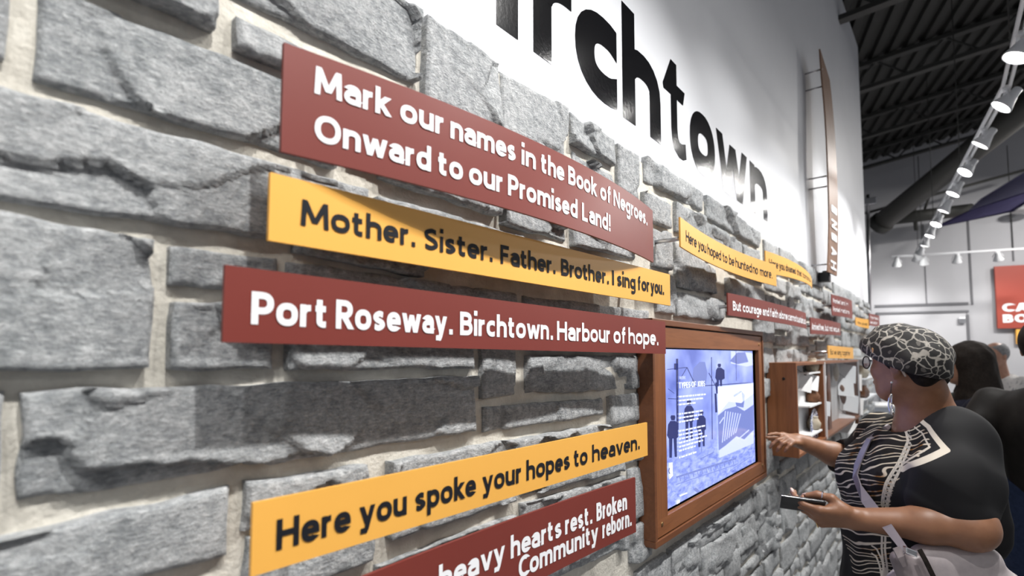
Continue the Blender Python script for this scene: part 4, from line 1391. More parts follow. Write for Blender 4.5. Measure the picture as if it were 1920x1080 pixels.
# ------------------------------------------------------------------ back wall signs and counter
M['sign_red2'] = speckled('brick_red_banner', (0.30, 0.045, 0.028), (0.32, 0.05, 0.03), 2, 0.5, 0.02, 0.001)
rs = thing('wall_banner', back_pt(1900, 615), 'large brick red wall sign with white capitals at right edge', 'sign')
p0, z1 = back_gpz(1863, 500, .05); _, z0 = back_gpz(1866, 616, .05); p1 = p0 + 1.6
bm = bmesh.new(); obox(bm, gp(BACKG - .06, (p0 + p1) / 2, (z0 + z1) / 2), P_ * ((p1 - p0) / 2), G * .02, UP * ((z1 - z0) / 2)); from_bm('panel', bm, M['sign_red2'], rs)
for s_, zf, hh in (('CARE', 0.265, 0.135), ('BOOK', 0.09, 0.135)):
    tv, tf = text_mesh(s_, 0.05)
    wid = (0.62 if s_ == 'CARE' else 0.66)
    x0 = min(q[0] for q in tv); x1 = max(q[0] for q in tv)
    V = [gp(BACKG - .083 - .001 * q[2], p0 + 0.07 + wid * (q[0] - x0) / (x1 - x0), z0 + (z1 - z0) * zf + hh * q[1] / CAPH) for q in tv]
    mesh_from('lettering', V, tf, M['white_ink'], rs)
ys = back_box('wall_sign', 1905, 617, 1960, 645, 0.02, 0.06, M['sign_yellow'])
tag(ys, 'small yellow wall sign under the brick red one', 'sign')
M['pale_counter'] = mat('pale_counter', (0.5, 0.54, 0.6), 0.3)
cb = thing('counter', at(1650, 800, 7.6), 'pale counter with glass case seen below the woman\'s chin', 'counter')
bm = bmesh.new(); cc = at(1668, 830, 7.6); cc.z = 0.42; obox(bm, cc, P_ * .45, G * .3, UP * .42, .01); from_bm('cabinet', bm, M['pale_counter'], cb)
bm = bmesh.new(); cc2 = cc.copy(); cc2.z = 0.855; obox(bm, cc2, P_ * .47, G * .32, UP * .015, .004); from_bm('worktop', bm, M['white_card'], cb)

# ------------------------------------------------------------------ people: smooth distance-field bodies
def npv(v): return np.array([v[0], v[1], v[2]], dtype=np.float32)


class Field:
    """list of blended primitives evaluated on a grid and skinned with surface nets"""
    def __init__(s, k=0.02):
        s.ops = []
        s.k = k

    def cone(s, a, b, r1, r2, k=None, sub=False):
        s.ops.append(('c', npv(a), npv(b), r1, r2, s.k if k is None else k, sub)); return s

    def chain(s, pts, radii, k=None):
        for p, q, r1, r2 in zip(pts, pts[1:], radii, radii[1:]):
            s.cone(p, q, r1, r2, k)
        return s

    def ell(s, c, r, ax=None, k=None, sub=False):
        R = np.eye(3, dtype=np.float32) if ax is None else np.array([npv(a) for a in ax], dtype=np.float32)
        s.ops.append(('e', npv(c), np.array(r, dtype=np.float32), R, None, s.k if k is None else k, sub)); return s

    def cut(s, p, n, k=0.003):
        """keep the side the normal points away from"""
        s.ops.append(('p', npv(p), npv(Vector(n).normalized()), 0, 0, k, True)); return s

    def warp(s, fn):
        s.ops.append(('w', fn, None, 0, 0, 0, False)); return s

    def dist(s, X, Y, Z):
        D = None
        for t, a, b, r1, r2, k, sub in s.ops:
            if t == 'c':
                px, py, pz = X - a[0], Y - a[1], Z - a[2]
                ba = b - a
                h = np.clip((px * ba[0] + py * ba[1] + pz * ba[2]) / max(float(ba @ ba), 1e-9), 0, 1)
                d = np.sqrt((px - ba[0] * h) ** 2 + (py - ba[1] * h) ** 2 + (pz - ba[2] * h) ** 2) - (r1 + (r2 - r1) * h)
            elif t == 'e':
                px, py, pz = X - a[0], Y - a[1], Z - a[2]
                R = r1
                u = [(px * R[i][0] + py * R[i][1] + pz * R[i][2]) for i in range(3)]
                k0 = np.sqrt((u[0] / b[0]) ** 2 + (u[1] / b[1]) ** 2 + (u[2] / b[2]) ** 2)
                k1 = np.sqrt((u[0] / b[0] ** 2) ** 2 + (u[1] / b[1] ** 2) ** 2 + (u[2] / b[2] ** 2) ** 2) + 1e-6
                d = k0 * (k0 - 1.0) / k1
            elif t == 'p':
                d = -((X - a[0]) * b[0] + (Y - a[1]) * b[1] + (Z - a[2]) * b[2])
            elif t == 'w':
                D = D + a(X, Y, Z)
                continue
            if D is None:
                D = d
            elif sub:
                h = np.clip(0.5 - 0.5 * (D + d) / k, 0, 1)
                D = D * (1 - h) - d * h + k * h * (1 - h)
            else:
                h = np.clip(0.5 + 0.5 * (D - d) / k, 0, 1)
                D = D * (1 - h) + d * h - k * h * (1 - h)
        return D.astype(np.float32)

    def mesh(s, lo, hi, h):
        ax = [np.arange(lo[i], hi[i] + h, h, dtype=np.float32) for i in range(3)]
        X, Y, Z = ax[0][:, None, None], ax[1][None, :, None], ax[2][None, None, :]
        V = s.dist(X, Y, Z)
        V = np.broadcast_to(V, (len(ax[0]), len(ax[1]), len(ax[2])))
        return nets(V, np.array(lo, dtype=np.float64), h)


def nets(V, lo, h):
    S = V < 0
    c = [S[i:S.shape[0] - 1 + i, j:S.shape[1] - 1 + j, k:S.shape[2] - 1 + k] for i in (0, 1) for j in (0, 1) for k in (0, 1)]
    tot = sum(x.astype(np.int8) for x in c)
    act = (tot > 0) & (tot < 8)
    I = np.argwhere(act)
    idx = -np.ones(act.shape, dtype=np.int64)
    idx[act] = np.arange(len(I))
    pos = np.zeros((len(I), 3)); cnt = np.zeros(len(I))
    corners = [(i, j, k) for i in (0, 1) for j in (0, 1) for k in (0, 1)]
    vals = {cc: V[I[:, 0] + cc[0], I[:, 1] + cc[1], I[:, 2] + cc[2]] for cc in corners}
    for a in corners:
        for d in range(3):
            if a[d] == 0:
                b = list(a); b[d] = 1; b = tuple(b)
                va, vb = vals[a], vals[b]
                m = (va < 0) != (vb < 0)
                t = np.where(m, va / np.where(m, va - vb, 1), 0)
                pt = np.array(a, dtype=np.float64)[None, :].repeat(len(I), 0)
                pt[:, d] += t
                pos[m] += pt[m]; cnt[m] += 1
    pos = I + pos / cnt[:, None]
    verts = pos * h + lo
    quads = []
    for d in range(3):
        o1, o2 = [(1, 2), (2, 0), (0, 1)][d]
        sl0 = [slice(None)] * 3; sl1 = [slice(None)] * 3
        sl0[d] = slice(0, -1); sl1[d] = slice(1, None)
        A, B = S[tuple(sl0)], S[tuple(sl1)]
        E = np.argwhere(A != B)
        ok = (E[:, o1] > 0) & (E[:, o2] > 0) & (E[:, o1] < act.shape[o1]) & (E[:, o2] < act.shape[o2])
        E = E[ok]
        if not len(E):
            continue
        inside = A[E[:, 0], E[:, 1], E[:, 2]]
        def cell(u, v):
            q = E.copy(); q[:, o1] -= u; q[:, o2] -= v
            return idx[q[:, 0], q[:, 1], q[:, 2]]
        q = np.stack([cell(1, 1), cell(0, 1), cell(0, 0), cell(1, 0)], 1)
        q = np.where(inside[:, None], q, q[:, ::-1])
        quads.append(q)
    Q = np.concatenate(quads)
    Q = Q[(Q >= 0).all(1)]
    return verts, Q


def smooth_verts(v, q, it=2, f=0.5):
    v = v.copy()
    e = np.concatenate([q[:, [0, 1]], q[:, [1, 2]], q[:, [2, 3]], q[:, [3, 0]]])
    e = np.concatenate([e, e[:, ::-1]])
    n = np.bincount(e[:, 0], minlength=len(v)).astype(float)
    n[n == 0] = 1
    for _ in range(it):
        s_ = np.stack([np.bincount(e[:, 0], weights=v[e[:, 1], i], minlength=len(v)) for i in range(3)], 1) / n[:, None]
        v = v * (1 - f) + s_ * f
    return v


def np_obj(name, parts, m, parent=None, colors=None, it=2):
    VV, QQ, b = [], [], 0
    for v, q in parts:
        v = smooth_verts(v, q, it)
        VV.append(v); QQ.append(q + b); b += len(v)
    v = np.concatenate(VV); q = np.concatenate(QQ)
    me = bpy.data.meshes.new(name)
    me.vertices.add(len(v)); me.vertices.foreach_set('co', v.astype(np.float32).ravel())
    me.loops.add(len(q) * 4); me.loops.foreach_set('vertex_index', q.astype(np.int32).ravel())
    me.polygons.add(len(q)); me.polygons.foreach_set('loop_start', np.arange(0, len(q) * 4, 4, dtype=np.int32))
    me.update(calc_edges=True); me.validate()
    if colors is not None:
        at_ = me.color_attributes.new('pattern', 'FLOAT_COLOR', 'POINT')
        cc = colors(v).astype(np.float32)
        at_.data.foreach_set('color', cc.ravel())
    return link_obj(name, me, m, parent, True)


def skin_material(name, c1, c2, rough=0.45):
    m = mat(name, c1, rough, Subsurface_Weight=0.08, Subsurface_Radius=(0.02, 0.008, 0.004), Subsurface_Scale=0.3)
    f = noise_node(m, geo_pos(m), 28, 4)
    lk(m, ramp(m, f, [(0.3, c1), (0.7, c2)]), bsdf(m).inputs['Base Color'])
    bump(m, noise_node(m, geo_pos(m), 420, 3), 0.12, 0.0008)
    return m


def fold_noise(scale, amp, dirz=1.0, seed=0.0):
    def fn(X, Y, Z):
        a = np.sin(X * scale * 1.0 + Y * scale * 0.8 + 2.2 * np.sin(Z * scale * 0.35 * dirz + seed)) * 0.6
        b = np.sin(Y * scale * 1.7 - X * scale * 0.6 + Z * scale * 0.45 + seed * 2 + 1.5 * np.sin(Z * scale * .3)) * 0.4
        return (a + b) * amp
    return fn


def hand(F, wrist, dirv, palm_n, scale, curls, thumb, side=1, spread=0.10, k=0.006):
    """palm + four unequal bent fingers + thumb. dirv: wrist->knuckles, palm_n: out of the palm, side: +1 thumb on dirv x palm_n side"""
    d = Vector(dirv).normalized(); n = Vector(palm_n); n = (n - d * n.dot(d)).normalized()
    s = d.cross(n) * side
    w = Vector(wrist)
    S = scale
    kn = []
    for i in range(4):
        o = (1.5 - i) * 0.0195 * S
        kn.append(w + d * (0.088 - 0.004 * abs(i - 1) - (0.006 if i == 3 else 0)) * S + s * o - n * (0.002 + .002 * abs(i - 1.2)) * S)
    for i in range(4):
        F.cone(w + s * (1.5 - i) * 0.012 * S, kn[i], 0.0155 * S, 0.0118 * S, 0.014)
    F.cone(w - d * .01 * S + s * .012 * S, w - d * .01 * S - s * .012 * S, 0.019 * S, 0.019 * S, 0.015)
    F.ell(w + d * 0.035 * S + s * 0.026 * S + n * 0.010 * S, (0.030 * S, 0.017 * S, 0.015 * S), (d, s, n), 0.014)
    F.ell(w + d * 0.035 * S - s * 0.022 * S + n * 0.009 * S, (0.032 * S, 0.013 * S, 0.013 * S), (d, s, n), 0.014)
    L = [(0.042, 0.025, 0.020), (0.046, 0.029, 0.021), (0.042, 0.027, 0.020), (0.033, 0.020, 0.018)]
    tips = []
    for i in range(4):
        ang = 0.0
        dd = (d + s * (1.5 - i) * spread).normalized()
        p = kn[i]
        r = [0.0098, 0.0088, 0.0080, 0.0066] if i < 3 else [0.0086, 0.0078, 0.007, 0.0058]
        for j in range(3):
            ang += curls[i][j]
            v = dd * math.cos(ang) + n * math.sin(ang)
            q = p + v * L[i][j] * S
            F.cone(p, q, r[j] * S, r[j + 1] * S, k if j else 0.010)
            p = q
        tips.append((p, v))
    tp = [w + d * 0.018 * S + s * 0.026 * S + n * .004 * S]
    for a in thumb:
        tp.append(tp[-1] + (d * a[0] + s * a[1] + n * a[2]).normalized() * a[3] * S)
    F.chain(tp, [0.0155 * S, 0.0115 * S, 0.0105 * S, 0.0078 * S], 0.008)
    return kn, tips, tp


# ---- the visitor at the screen
WN = thing('person', (0.62, 2.05, 0.0), 'woman in leopard print cap and black zebra printed tunic reaching for the screen', 'person')
SK = skin_material('warm_brown_skin', (0.235, 0.108, 0.056), (0.300, 0.142, 0.076), 0.45)
hf = Vector((-0.86, 0.50, 0.02)).normalized()     # way the head faces
hl = UP.cross(hf).normalized()                     # her left, towards the lens
tiltd = hf
HC = at(1700, 684, 1.69)                           # head centre
def H(f, l, u): return HC + hf * f + hl * l + UP * u
F = Field(0.02)
F.ell(H(-0.010, 0, 0.025), (0.096, 0.074, 0.086), (hf, hl, UP))
F.ell(H(0.030, 0, -0.030), (0.066, 0.062, 0.082), (hf, hl, UP), 0.035)
F.ell(H(0.050, 0, -0.085), (0.036, 0.036, 0.027), (hf, hl, UP), 0.03)       # chin
for s in (-1, 1):
    F.cone(H(0.045, 0.020 * s, -0.090), H(-0.018, 0.055 * s, -0.050), 0.020, 0.020, 0.03)   # jaw
    F.ell(H(0.058, 0.036 * s, -0.022), (0.026, 0.024, 0.022), (hf, hl, UP), 0.02)            # cheek
    F.cone(H(0.088, 0.012 * s, 0.030), H(0.070, 0.050 * s, 0.026), 0.010, 0.008, 0.012)      # brow
    F.ell(H(0.083, 0.031 * s, 0.008), (0.013, 0.015, 0.010), (hf, hl, UP), 0.006, True)       # socket
    F.ell(H(0.072, 0.031 * s, 0.008), (0.0125, 0.0135, 0.0125), (hf, hl, UP), 0.003)          # lid
    F.cone(H(0.095, 0.011 * s, -0.035), H(0.088, 0.014 * s, -0.035), 0.008, 0.008, 0.006)     # nostril wing
F.cone(H(0.085, 0, 0.020), H(0.104, 0, -0.028), 0.008, 0.0125, 0.010)                         # nose
F.cone(H(0.090, -0.016, -0.060), H(0.090, 0.016, -0.060), 0.006, 0.006, 0.007)
F.ell(H(0.088, 0, -0.060), (0.013, 0.026, 0.0075), (hf, hl, UP), 0.006)                       # upper lip
F.ell(H(0.085, 0, -0.071), (0.013, 0.022, 0.0080), (hf, hl, UP), 0.005)                       # lower lip
F.cone(H(0.103, -0.026, -0.0655), H(0.103, 0.026, -0.0655), 0.0022, 0.0022, 0.003, True)
# neck, nape and upper shoulders
NB = at(1738, 800, 1.70)
F.cone(H(-0.025, 0, -0.045), NB, 0.056, 0.068, 0.03)
F.cone(H(-0.055, 0, -0.050), NB - RT * -0.03 + Vector((0, 0, 0.02)), 0.045, 0.06, 0.03)
for s in (-1, 1):   # ears
    F.ell(H(-0.018, 0.077 * s, -0.008), (0.018, 0.006, 0.030), (hf, hl, UP), 0.006)
    F.cone(H(-0.030, 0.084 * s, -0.012), H(-0.028, 0.085 * s, 0.016), 0.004, 0.004, 0.004)
    F.cone(H(-0.028, 0.085 * s, 0.016), H(-0.010, 0.083 * s, 0.018), 0.004, 0.0035, 0.004)
    F.ell(H(-0.012, 0.087 * s, -0.006), (0.008, 0.005, 0.013), (hf, hl, UP), 0.003, True)
    F.ell(H(-0.014, 0.079 * s, -0.034), (0.007, 0.005, 0.009), (hf, hl, UP), 0.004)
SHN = at(1802, 822, 1.56)      # her left shoulder, near
SHF = at(1652, 812, 1.98)      # her right shoulder, far
CH = (SHN + SHF) / 2
F.cone(NB, SHN * 0.5 + NB * 0.5, 0.066, 0.050, 0.05)
F.cone(NB, SHF * 0.5 + NB * 0.5, 0.066, 0.046, 0.05)
F.ell(NB + Vector((-0.01, 0, -0.07)) + FW * 0.0, (0.085, 0.095, 0.055), None, 0.05)
lo = Vector((HC.x - 0.30, HC.y - 0.30, HC.z - 0.31)); hi = Vector((HC.x + 0.32, HC.y + 0.32, HC.z + 0.16))
head_part = F.mesh(lo, hi, 0.0032)

# near (left) arm
EN = at(1822, 990, 1.45); WNr = at(1606, 973, 1.56)
F = Field(0.02)
F.cone(SHN, EN, 0.058, 0.047, 0.03)
F.ell(EN, (0.049, 0.049, 0.046), None, 0.04)
mid = EN * 0.62 + WNr * 0.38
F.cone(EN, mid, 0.050, 0.046, 0.03)
F.cone(mid, WNr, 0.046, 0.030, 0.03)
HS = 1.0
hd = (at(1520, 962, 1.60) - WNr).normalized()
side_cam = (CAM - WNr).normalized()
# palm faces up and away from the lens; back of the hand is turned to the viewer, fingers wrap below the phone
pn = (UP * 0.62 + FW * 0.78).normalized()
PH = Vector(hd)
curl = [(0.30, 0.55, 0.35), (0.45, 0.75, 0.45), (0.62, 0.85, 0.5), (0.80, 0.9, 0.5)]
kn1, tips1, tp1 = hand(F, WNr + hd * 0.010, hd + Vector((0, 0, -0.03)), pn, 1.03, curl, [(0.70, 0.30, 0.60, 0.044), (0.96, -0.05, 0.25, 0.036), (1.0, -0.22, -0.05, 0.028)], side=-1, spread=0.05)
pts = [EN, WNr, SHN] + [t[0] for t in tips1]
lo = Vector([min(p[i] for p in pts) - 0.08 for i in range(3)]); hi = Vector([max(p[i] for p in pts) + 0.08 for i in range(3)])
hi.z = EN.z + 0.16
arm1 = F.mesh(lo, hi, 0.0030)

# far (right) arm reaching to the display edge
EF = at(1606, 868, 2.15); WF = at(1496, 826, 2.165); TIP = on_x(1427, 822, 0.033)
F = Field(0.02)
F.cone(SHF, EF, 0.055, 0.050, 0.03)
mid = EF * 0.6 + WF * 0.4
F.cone(EF, mid, 0.050, 0.042, 0.03)
F.cone(mid, WF, 0.042, 0.028, 0.03)
hd2 = (on_x(1427, 818, 0.055) - WF).normalized()
pn2 = Vector((-0.55, -0.45, -0.55))
curl2 = [(0.12, 0.18, 0.12), (0.45, 0.6, 0.4), (0.55, 0.7, 0.4), (0.5, 0.6, 0.4)]
kn2, tips2, tp2 = hand(F, WF + hd2 * 0.002, hd2, pn2, 0.84, curl2, [(0.6, 0.6, 0.5, 0.045), (0.75, 0.45, 0.45, 0.034), (0.8, 0.3, 0.3, 0.028)], side=-1, spread=0.12)
pts = [EF, WF, SHF] + [t[0] for t in tips2]
lo = Vector([min(p[i] for p in pts) - 0.07 for i in range(3)]); hi = Vector([max(p[i] for p in pts) + 0.07 for i in range(3)])
arm2 = F.mesh(lo, hi, 0.0034)
# legs and core under the clothes
HIP = at(1730, 1120, 1.72); HIP.z = 0.92
core = Field(0.05)
core.ell(Vector((CH.x - .03, CH.y - .04, 1.10)), (0.09, 0.10, 0.20), None)
tf_ = Vector((-0.86, -0.42, 0)).normalized(); tl_ = UP.cross(tf_)
for s in (-1, 1):
    hp = HIP + tl_ * 0.10 * s
    core.chain([hp, Vector((hp.x, hp.y, 0.5)) + tf_ * .02, Vector((hp.x, hp.y, 0.10)), ], [0.11, 0.075, 0.045], 0.04)
core_p = core.mesh((HIP.x - 0.35, HIP.y - 0.35, 0.03), (HIP.x + 0.35, HIP.y + 0.35, 1.40), 0.012)
body = np_obj('body', [head_part, arm1, arm2, core_p], SK, WN, None, 2)

# eyes
M['eye_white'] = mat('eye_white', (0.75, 0.72, 0.70), 0.2)
M['iris'] = mat('dark_iris', (0.02, 0.012, 0.008), 0.1)
for s in (-1, 1):
    bm = bmesh.new(); bmesh.ops.create_uvsphere(bm, u_segments=14, v_segments=8, radius=0.0115, matrix=Matrix.Translation(H(0.0755, 0.031 * s, 0.008)))
    e = from_bm('eye', bm, M['eye_white'], WN, True)
    bm = bmesh.new(); bmesh.ops.create_uvsphere(bm, u_segments=10, v_segments=6, radius=0.0055, matrix=Matrix.Translation(H(0.0835, 0.031 * s, 0.008)))
    from_bm('iris', bm, M['iris'], e, True)

# nails
M['nail'] = mat('glossy_nail', (0.55, 0.38, 0.33), 0.15)
for p, v in tips1[:1] + [(tp1[-1], (tp1[-1] - tp1[-2]).normalized())]:
    bm = bmesh.new()
    up_ = (UP - v * UP.dot(v)).normalized(); sd = v.cross(up_)
    bmesh.ops.create_uvsphere(bm, u_segments=10, v_segments=6, radius=1, matrix=Matrix(((v.x, sd.x, up_.x, 0), (v.y, sd.y, up_.y, 0), (v.z, sd.z, up_.z, 0), (0, 0, 0, 1))))
    for q in bm.verts:
        l = q.co
        a, b, c = l.dot(v), l.dot(sd), l.dot(up_)
        q.co = p + v * (0.002 + a * 0.010) + sd * b * 0.0055 + up_ * (0.0052 + c * 0.002)
    from_bm('fingernail', bm, M['nail'], WN, True)
# rings
M['silver'] = mat('silver', (0.8, 0.8, 0.82), 0.12, 1.0)
def ring(c, axis, r, m, tr=0.0016):
    axis = Vector(axis).normalized()
    a = axis.orthogonal().normalized(); b = axis.cross(a)
    pts = [Vector(c) + (a * math.cos(t) + b * math.sin(t)) * r for t in np.linspace(0, 2 * math.pi, 25)]
    return from_bm('finger_ring', tube(bmesh.new(), pts, tr, 6), m, WN, True)
ring((tp1[1] * .35 + tp1[2] * .65), tp1[2] - tp1[1], 0.0118, M['silver'], 0.0022)
M['gold'] = mat('gold', (0.75, 0.50, 0.20), 0.2, 1.0)
ring(kn1[3] + (kn1[3] - WNr).normalized() * 0.012, (kn1[3] - WNr), 0.0105, M['gold'])

# close cropped dark hair under the cap and at the nape
M['dark_hair'] = speckled('dark_hair', (0.008, 0.006, 0.005), (0.02, 0.015, 0.012), 90, 0.7, 0.6, 0.002)
F = Field(0.015)
F.ell(H(-0.012, 0, 0.020), (0.100, 0.0785, 0.085), (hf, hl, UP))
F.cone(H(-0.068, -0.03, -0.035), H(-0.068, 0.03, -0.035), 0.032, 0.032, 0.03)
F.cut(H(0.010, 0, -0.02), Vector(hf) * 1.0 - UP * 0.75)
F.cut(at(1690, 686, 1.62), UP * 1 - hf * 0.4)
F.cut(H(-0.06, 0, -0.062), UP * -1 + Vector(hf) * .2)
np_obj('hair', [F.mesh(H(0, 0, 0) - Vector((.16, .16, .14)), H(0, 0, 0) + Vector((.16, .16, .16)), 0.004)], M['dark_hair'], WN)

# leopard cap
LEO = mat('leopard_print_cloth', (0.4, 0.38, 0.35), 0.75)
m = LEO
p = geo_pos(m)
nz = nd(m, 'ShaderNodeTexNoise'); nz.inputs['Scale'].default_value = 22; lk(m, p, nz.inputs['Vector'])
vm = nd(m, 'ShaderNodeVectorMath', operation='MULTIPLY_ADD'); lk(m, nz.outputs['Color'], vm.inputs[0]); vm.inputs[1].default_value = (0.04, 0.04, 0.04); lk(m, p, vm.inputs[2])
vo = nd(m, 'ShaderNodeTexVoronoi', feature='DISTANCE_TO_EDGE'); vo.inputs['Scale'].default_value = 31; lk(m, vm.outputs[0], vo.inputs['Vector'])
vc = nd(m, 'ShaderNodeTexVoronoi', feature='F1'); vc.inputs['Scale'].default_value = 31; lk(m, vm.outputs[0], vc.inputs['Vector'])
n2 = noise_node(m, p, 60, 2)
ad = nd(m, 'ShaderNodeMath', operation='MULTIPLY_ADD'); lk(m, n2, ad.inputs[0]); ad.inputs[1].default_value = 0.10; lk(m, vo.outputs['Distance'], ad.inputs[2])
c_ = ramp(m, ad.outputs[0], [(0.0, (0.40, 0.37, 0.33)), (0.085, (0.28, 0.26, 0.23)), (0.115, (0.012, 0.011, 0.011)), (0.40, (0.014, 0.012, 0.012))])
ad2 = nd(m, 'ShaderNodeMath', operation='MULTIPLY_ADD'); lk(m, n2, ad2.inputs[0]); ad2.inputs[1].default_value = 0.25; lk(m, vc.outputs['Distance'], ad2.inputs[2])
c2_ = ramp(m, ad2.outputs[0], [(0.28, (1, 1, 1)), (0.32, (0, 0, 0))])
mx = nd(m, 'ShaderNodeMix'); mx.data_type = 'RGBA'
lk(m, c2_, mx.inputs[0]); lk(m, c_, mx.inputs[6]); mx.inputs[7].default_value = (0.11, 0.10, 0.09, 1)
lk(m, mx.outputs[2], bsdf(m).inputs['Base Color'])
bump(m, noise_node(m, p, 35, 3), 0.3, 0.006)
CC = at(1692, 667, 1.69)
ca = (-hf * math.cos(0.38) - UP * math.sin(0.38)).normalized()       # long axis of the cap, front high, back low
cn = hl.copy()
cu_ = cn.cross(ca).normalized()
if cu_.z < 0: cu_ = -cu_
F = Field(0.03)
F.ell(CC, (0.124, 0.100, 0.098), (ca, cn, cu_))
F.ell(CC + ca * 0.043 - cu_ * 0.004, (0.089, 0.093, 0.094), (ca, cn, cu_), 0.04)
F.cone(CC - ca * 0.070 - cu_ * 0.014, CC - ca * 0.120 - cu_ * 0.030, 0.060, 0.020, 0.03)
F.warp(lambda X, Y, Z: 0.0016 * np.sin(90 * (X * cu_.x + Y * cu_.y + Z * cu_.z) + 40 * X) + 0.0022 * np.sin(55 * Z + 30 * Y + 2 * np.sin(30 * X)))
F.cut(at(1690, 693, 1.62), -cu_, 0.006)
np_obj('cap', [F.mesh(CC - Vector((.20, .20, .17)), CC + Vector((.20, .20, .17)), 0.0034)], LEO, WN)

# glasses
M['frame_beige'] = mat('beige_frame', (0.30, 0.25, 0.22), 0.3)
M['frame_dark'] = mat('dark_frame', (0.02, 0.02, 0.03), 0.2)
gl_ = bpy.data.objects.new('glasses', None)
t0 = at(1634, 655, 1.685); t1 = at(1690, 691, 1.605)
ribbon('glasses_temple', [t0, t0 * .5 + t1 * .5 + hl * 0.004, t1, at(1698, 706, 1.600)], [0.014, 0.013, 0.008, 0.005], 0.003, UP, M['frame_beige'], WN)
bm = bmesh.new(); obox(bm, t0 * .93 + t1 * .07 + hl * .001, (t1 - t0).normalized() * 0.004, UP * 0.007, hl * 0.0025, .001); from_bm('glasses_hinge', bm, M['gold'], WN)
bm = bmesh.new(); obox(bm, t0 * .12 + t1 * .88 + hl * .002, (t1 - t0).normalized() * 0.005, UP * 0.004, hl * 0.002, .001); from_bm('glasses_hinge', bm, M['gold'], WN)
M['lens'] = mat('spectacle_lens', (0.9, 0.93, 1.0), 0.02, Transmission_Weight=0.75, IOR=1.5)
for s in (1, -1):
    c = H(0.105, 0.036 * s, 0.004)
    pts = [c + hl * 0.028 * math.cos(t) * 1.0 + UP * 0.020 * math.sin(t) - hf * 0.008 * math.cos(t) * s for t in np.linspace(0, 2 * math.pi, 25)]
    rim = from_bm('glasses_rim', tube(bmesh.new(), pts, 0.0022, 6), M['frame_dark'], WN, True)
    bm = bmesh.new(); vv = [bm.verts.new(q) for q in pts[:-1]]; f = bm.faces.new(vv); bmesh.ops.solidify(bm, geom=[f], thickness=0.0012)
    from_bm('glasses_lens', bm, M['lens'], rim)
rod('glasses_bridge', H(0.108, 0.010, 0.010), H(0.108, -0.010, 0.010), 0.0025, M['frame_dark'], WN, 6)

# earring: stud, short chain, long oval hoop
ear = at(1672, 717, 1.60)
e1 = at(1670, 738, 1.60); ec = at(1671, 758, 1.60)
rod('earring_chain', ear, e1, 0.0011, M['dark_metal'], WN, 6)
axd = (RT * 0.8 + FW * 0.6).normalized()
pts = [ec + axd * 0.012 * math.cos(t) + UP * 0.030 * math.sin(t) + FW * .004 * math.cos(2 * t) for t in np.linspace(0, 2 * math.pi, 29)]
from_bm('earring_hoop', tube(bmesh.new(), pts, 0.0028, 6), M['silver'], WN, True)
bm = bmesh.new(); bmesh.ops.create_icosphere(bm, subdivisions=2, radius=0.004, matrix=Matrix.Translation(ear)); from_bm('earring_stud', bm, M['silver'], WN, True)

# ---- tunic
tf2 = Vector((-0.80, -0.60, 0)).normalized()      # way the chest faces
tl2 = UP.cross(tf2).normalized()
def poly_band(S, T, pts, w):
    """distance mask to a polyline drawn on the cloth in photo-side coordinates"""
    best = np.full(S.shape, 9.0)
    for (a, b), (c, d) in zip(pts, pts[1:]):
        L2 = (c - a) ** 2 + (d - b) ** 2 + 1e-9
        h = np.clip(((S - a) * (c - a) + (T - b) * (d - b)) / L2, 0, 1)
        best = np.minimum(best, np.hypot(S - a - (c - a) * h, T - b - (d - b) * h))
    return best


def inside(S, T, pts):
    res = np.zeros(S.shape, bool)
    n = len(pts)
    for i in range(n):
        x1, y1 = pts[i]; x2, y2 = pts[(i + 1) % n]
        c = ((y1 > T) != (y2 > T)) & (S < (x2 - x1) * (T - y1) / (y2 - y1 + 1e-12) + x1)
        res ^= c
    return res


def front_uv(v):
    """cloth coordinates fixed to the body: around the torso and up"""
    q = v - np.array(CH)
    a = np.arctan2(q @ np.array(tl2), q @ np.array(tf2) + 0.05)
    return a * 0.24, v[:, 2]


def uvpx(px, py, t=1.62):
    p = at(px, py, t)
    a, z = front_uv(np.array([[p.x, p.y, p.z]]))
    return float(a[0]), float(z[0])


def tunic_colors(v):
    A, Z = front_uv(v)
    out = np.zeros((len(v), 4)); out[:, 3] = 1
    # inner animal print region
    reg = inside(A, Z, PANEL)
    al = (v - np.array(SHF)) @ np.array((EF - SHF).normalized())
    reg &= ~(al > 0.055)
    reg &= np.abs(A) < 0.48
    out[:, 0] = reg
    band = np.zeros(len(v))
    for pts, w in BANDS:
        d = poly_band(A, Z, pts, w)
        band = np.maximum(band, np.clip(0.5 + (w - d) * 45, 0, 1))
    out[:, 1] = band
    q = np.zeros(len(v))
    for pts, w, per in CHAINS:
        d = poly_band(A, Z, pts, w)
        q = np.maximum(q, ((d < w) & ((np.sin(Z * per + A * per * .6) > 0.15) | (d > w * .78))) * 0.6)
    out[:, 2] = q
    return out


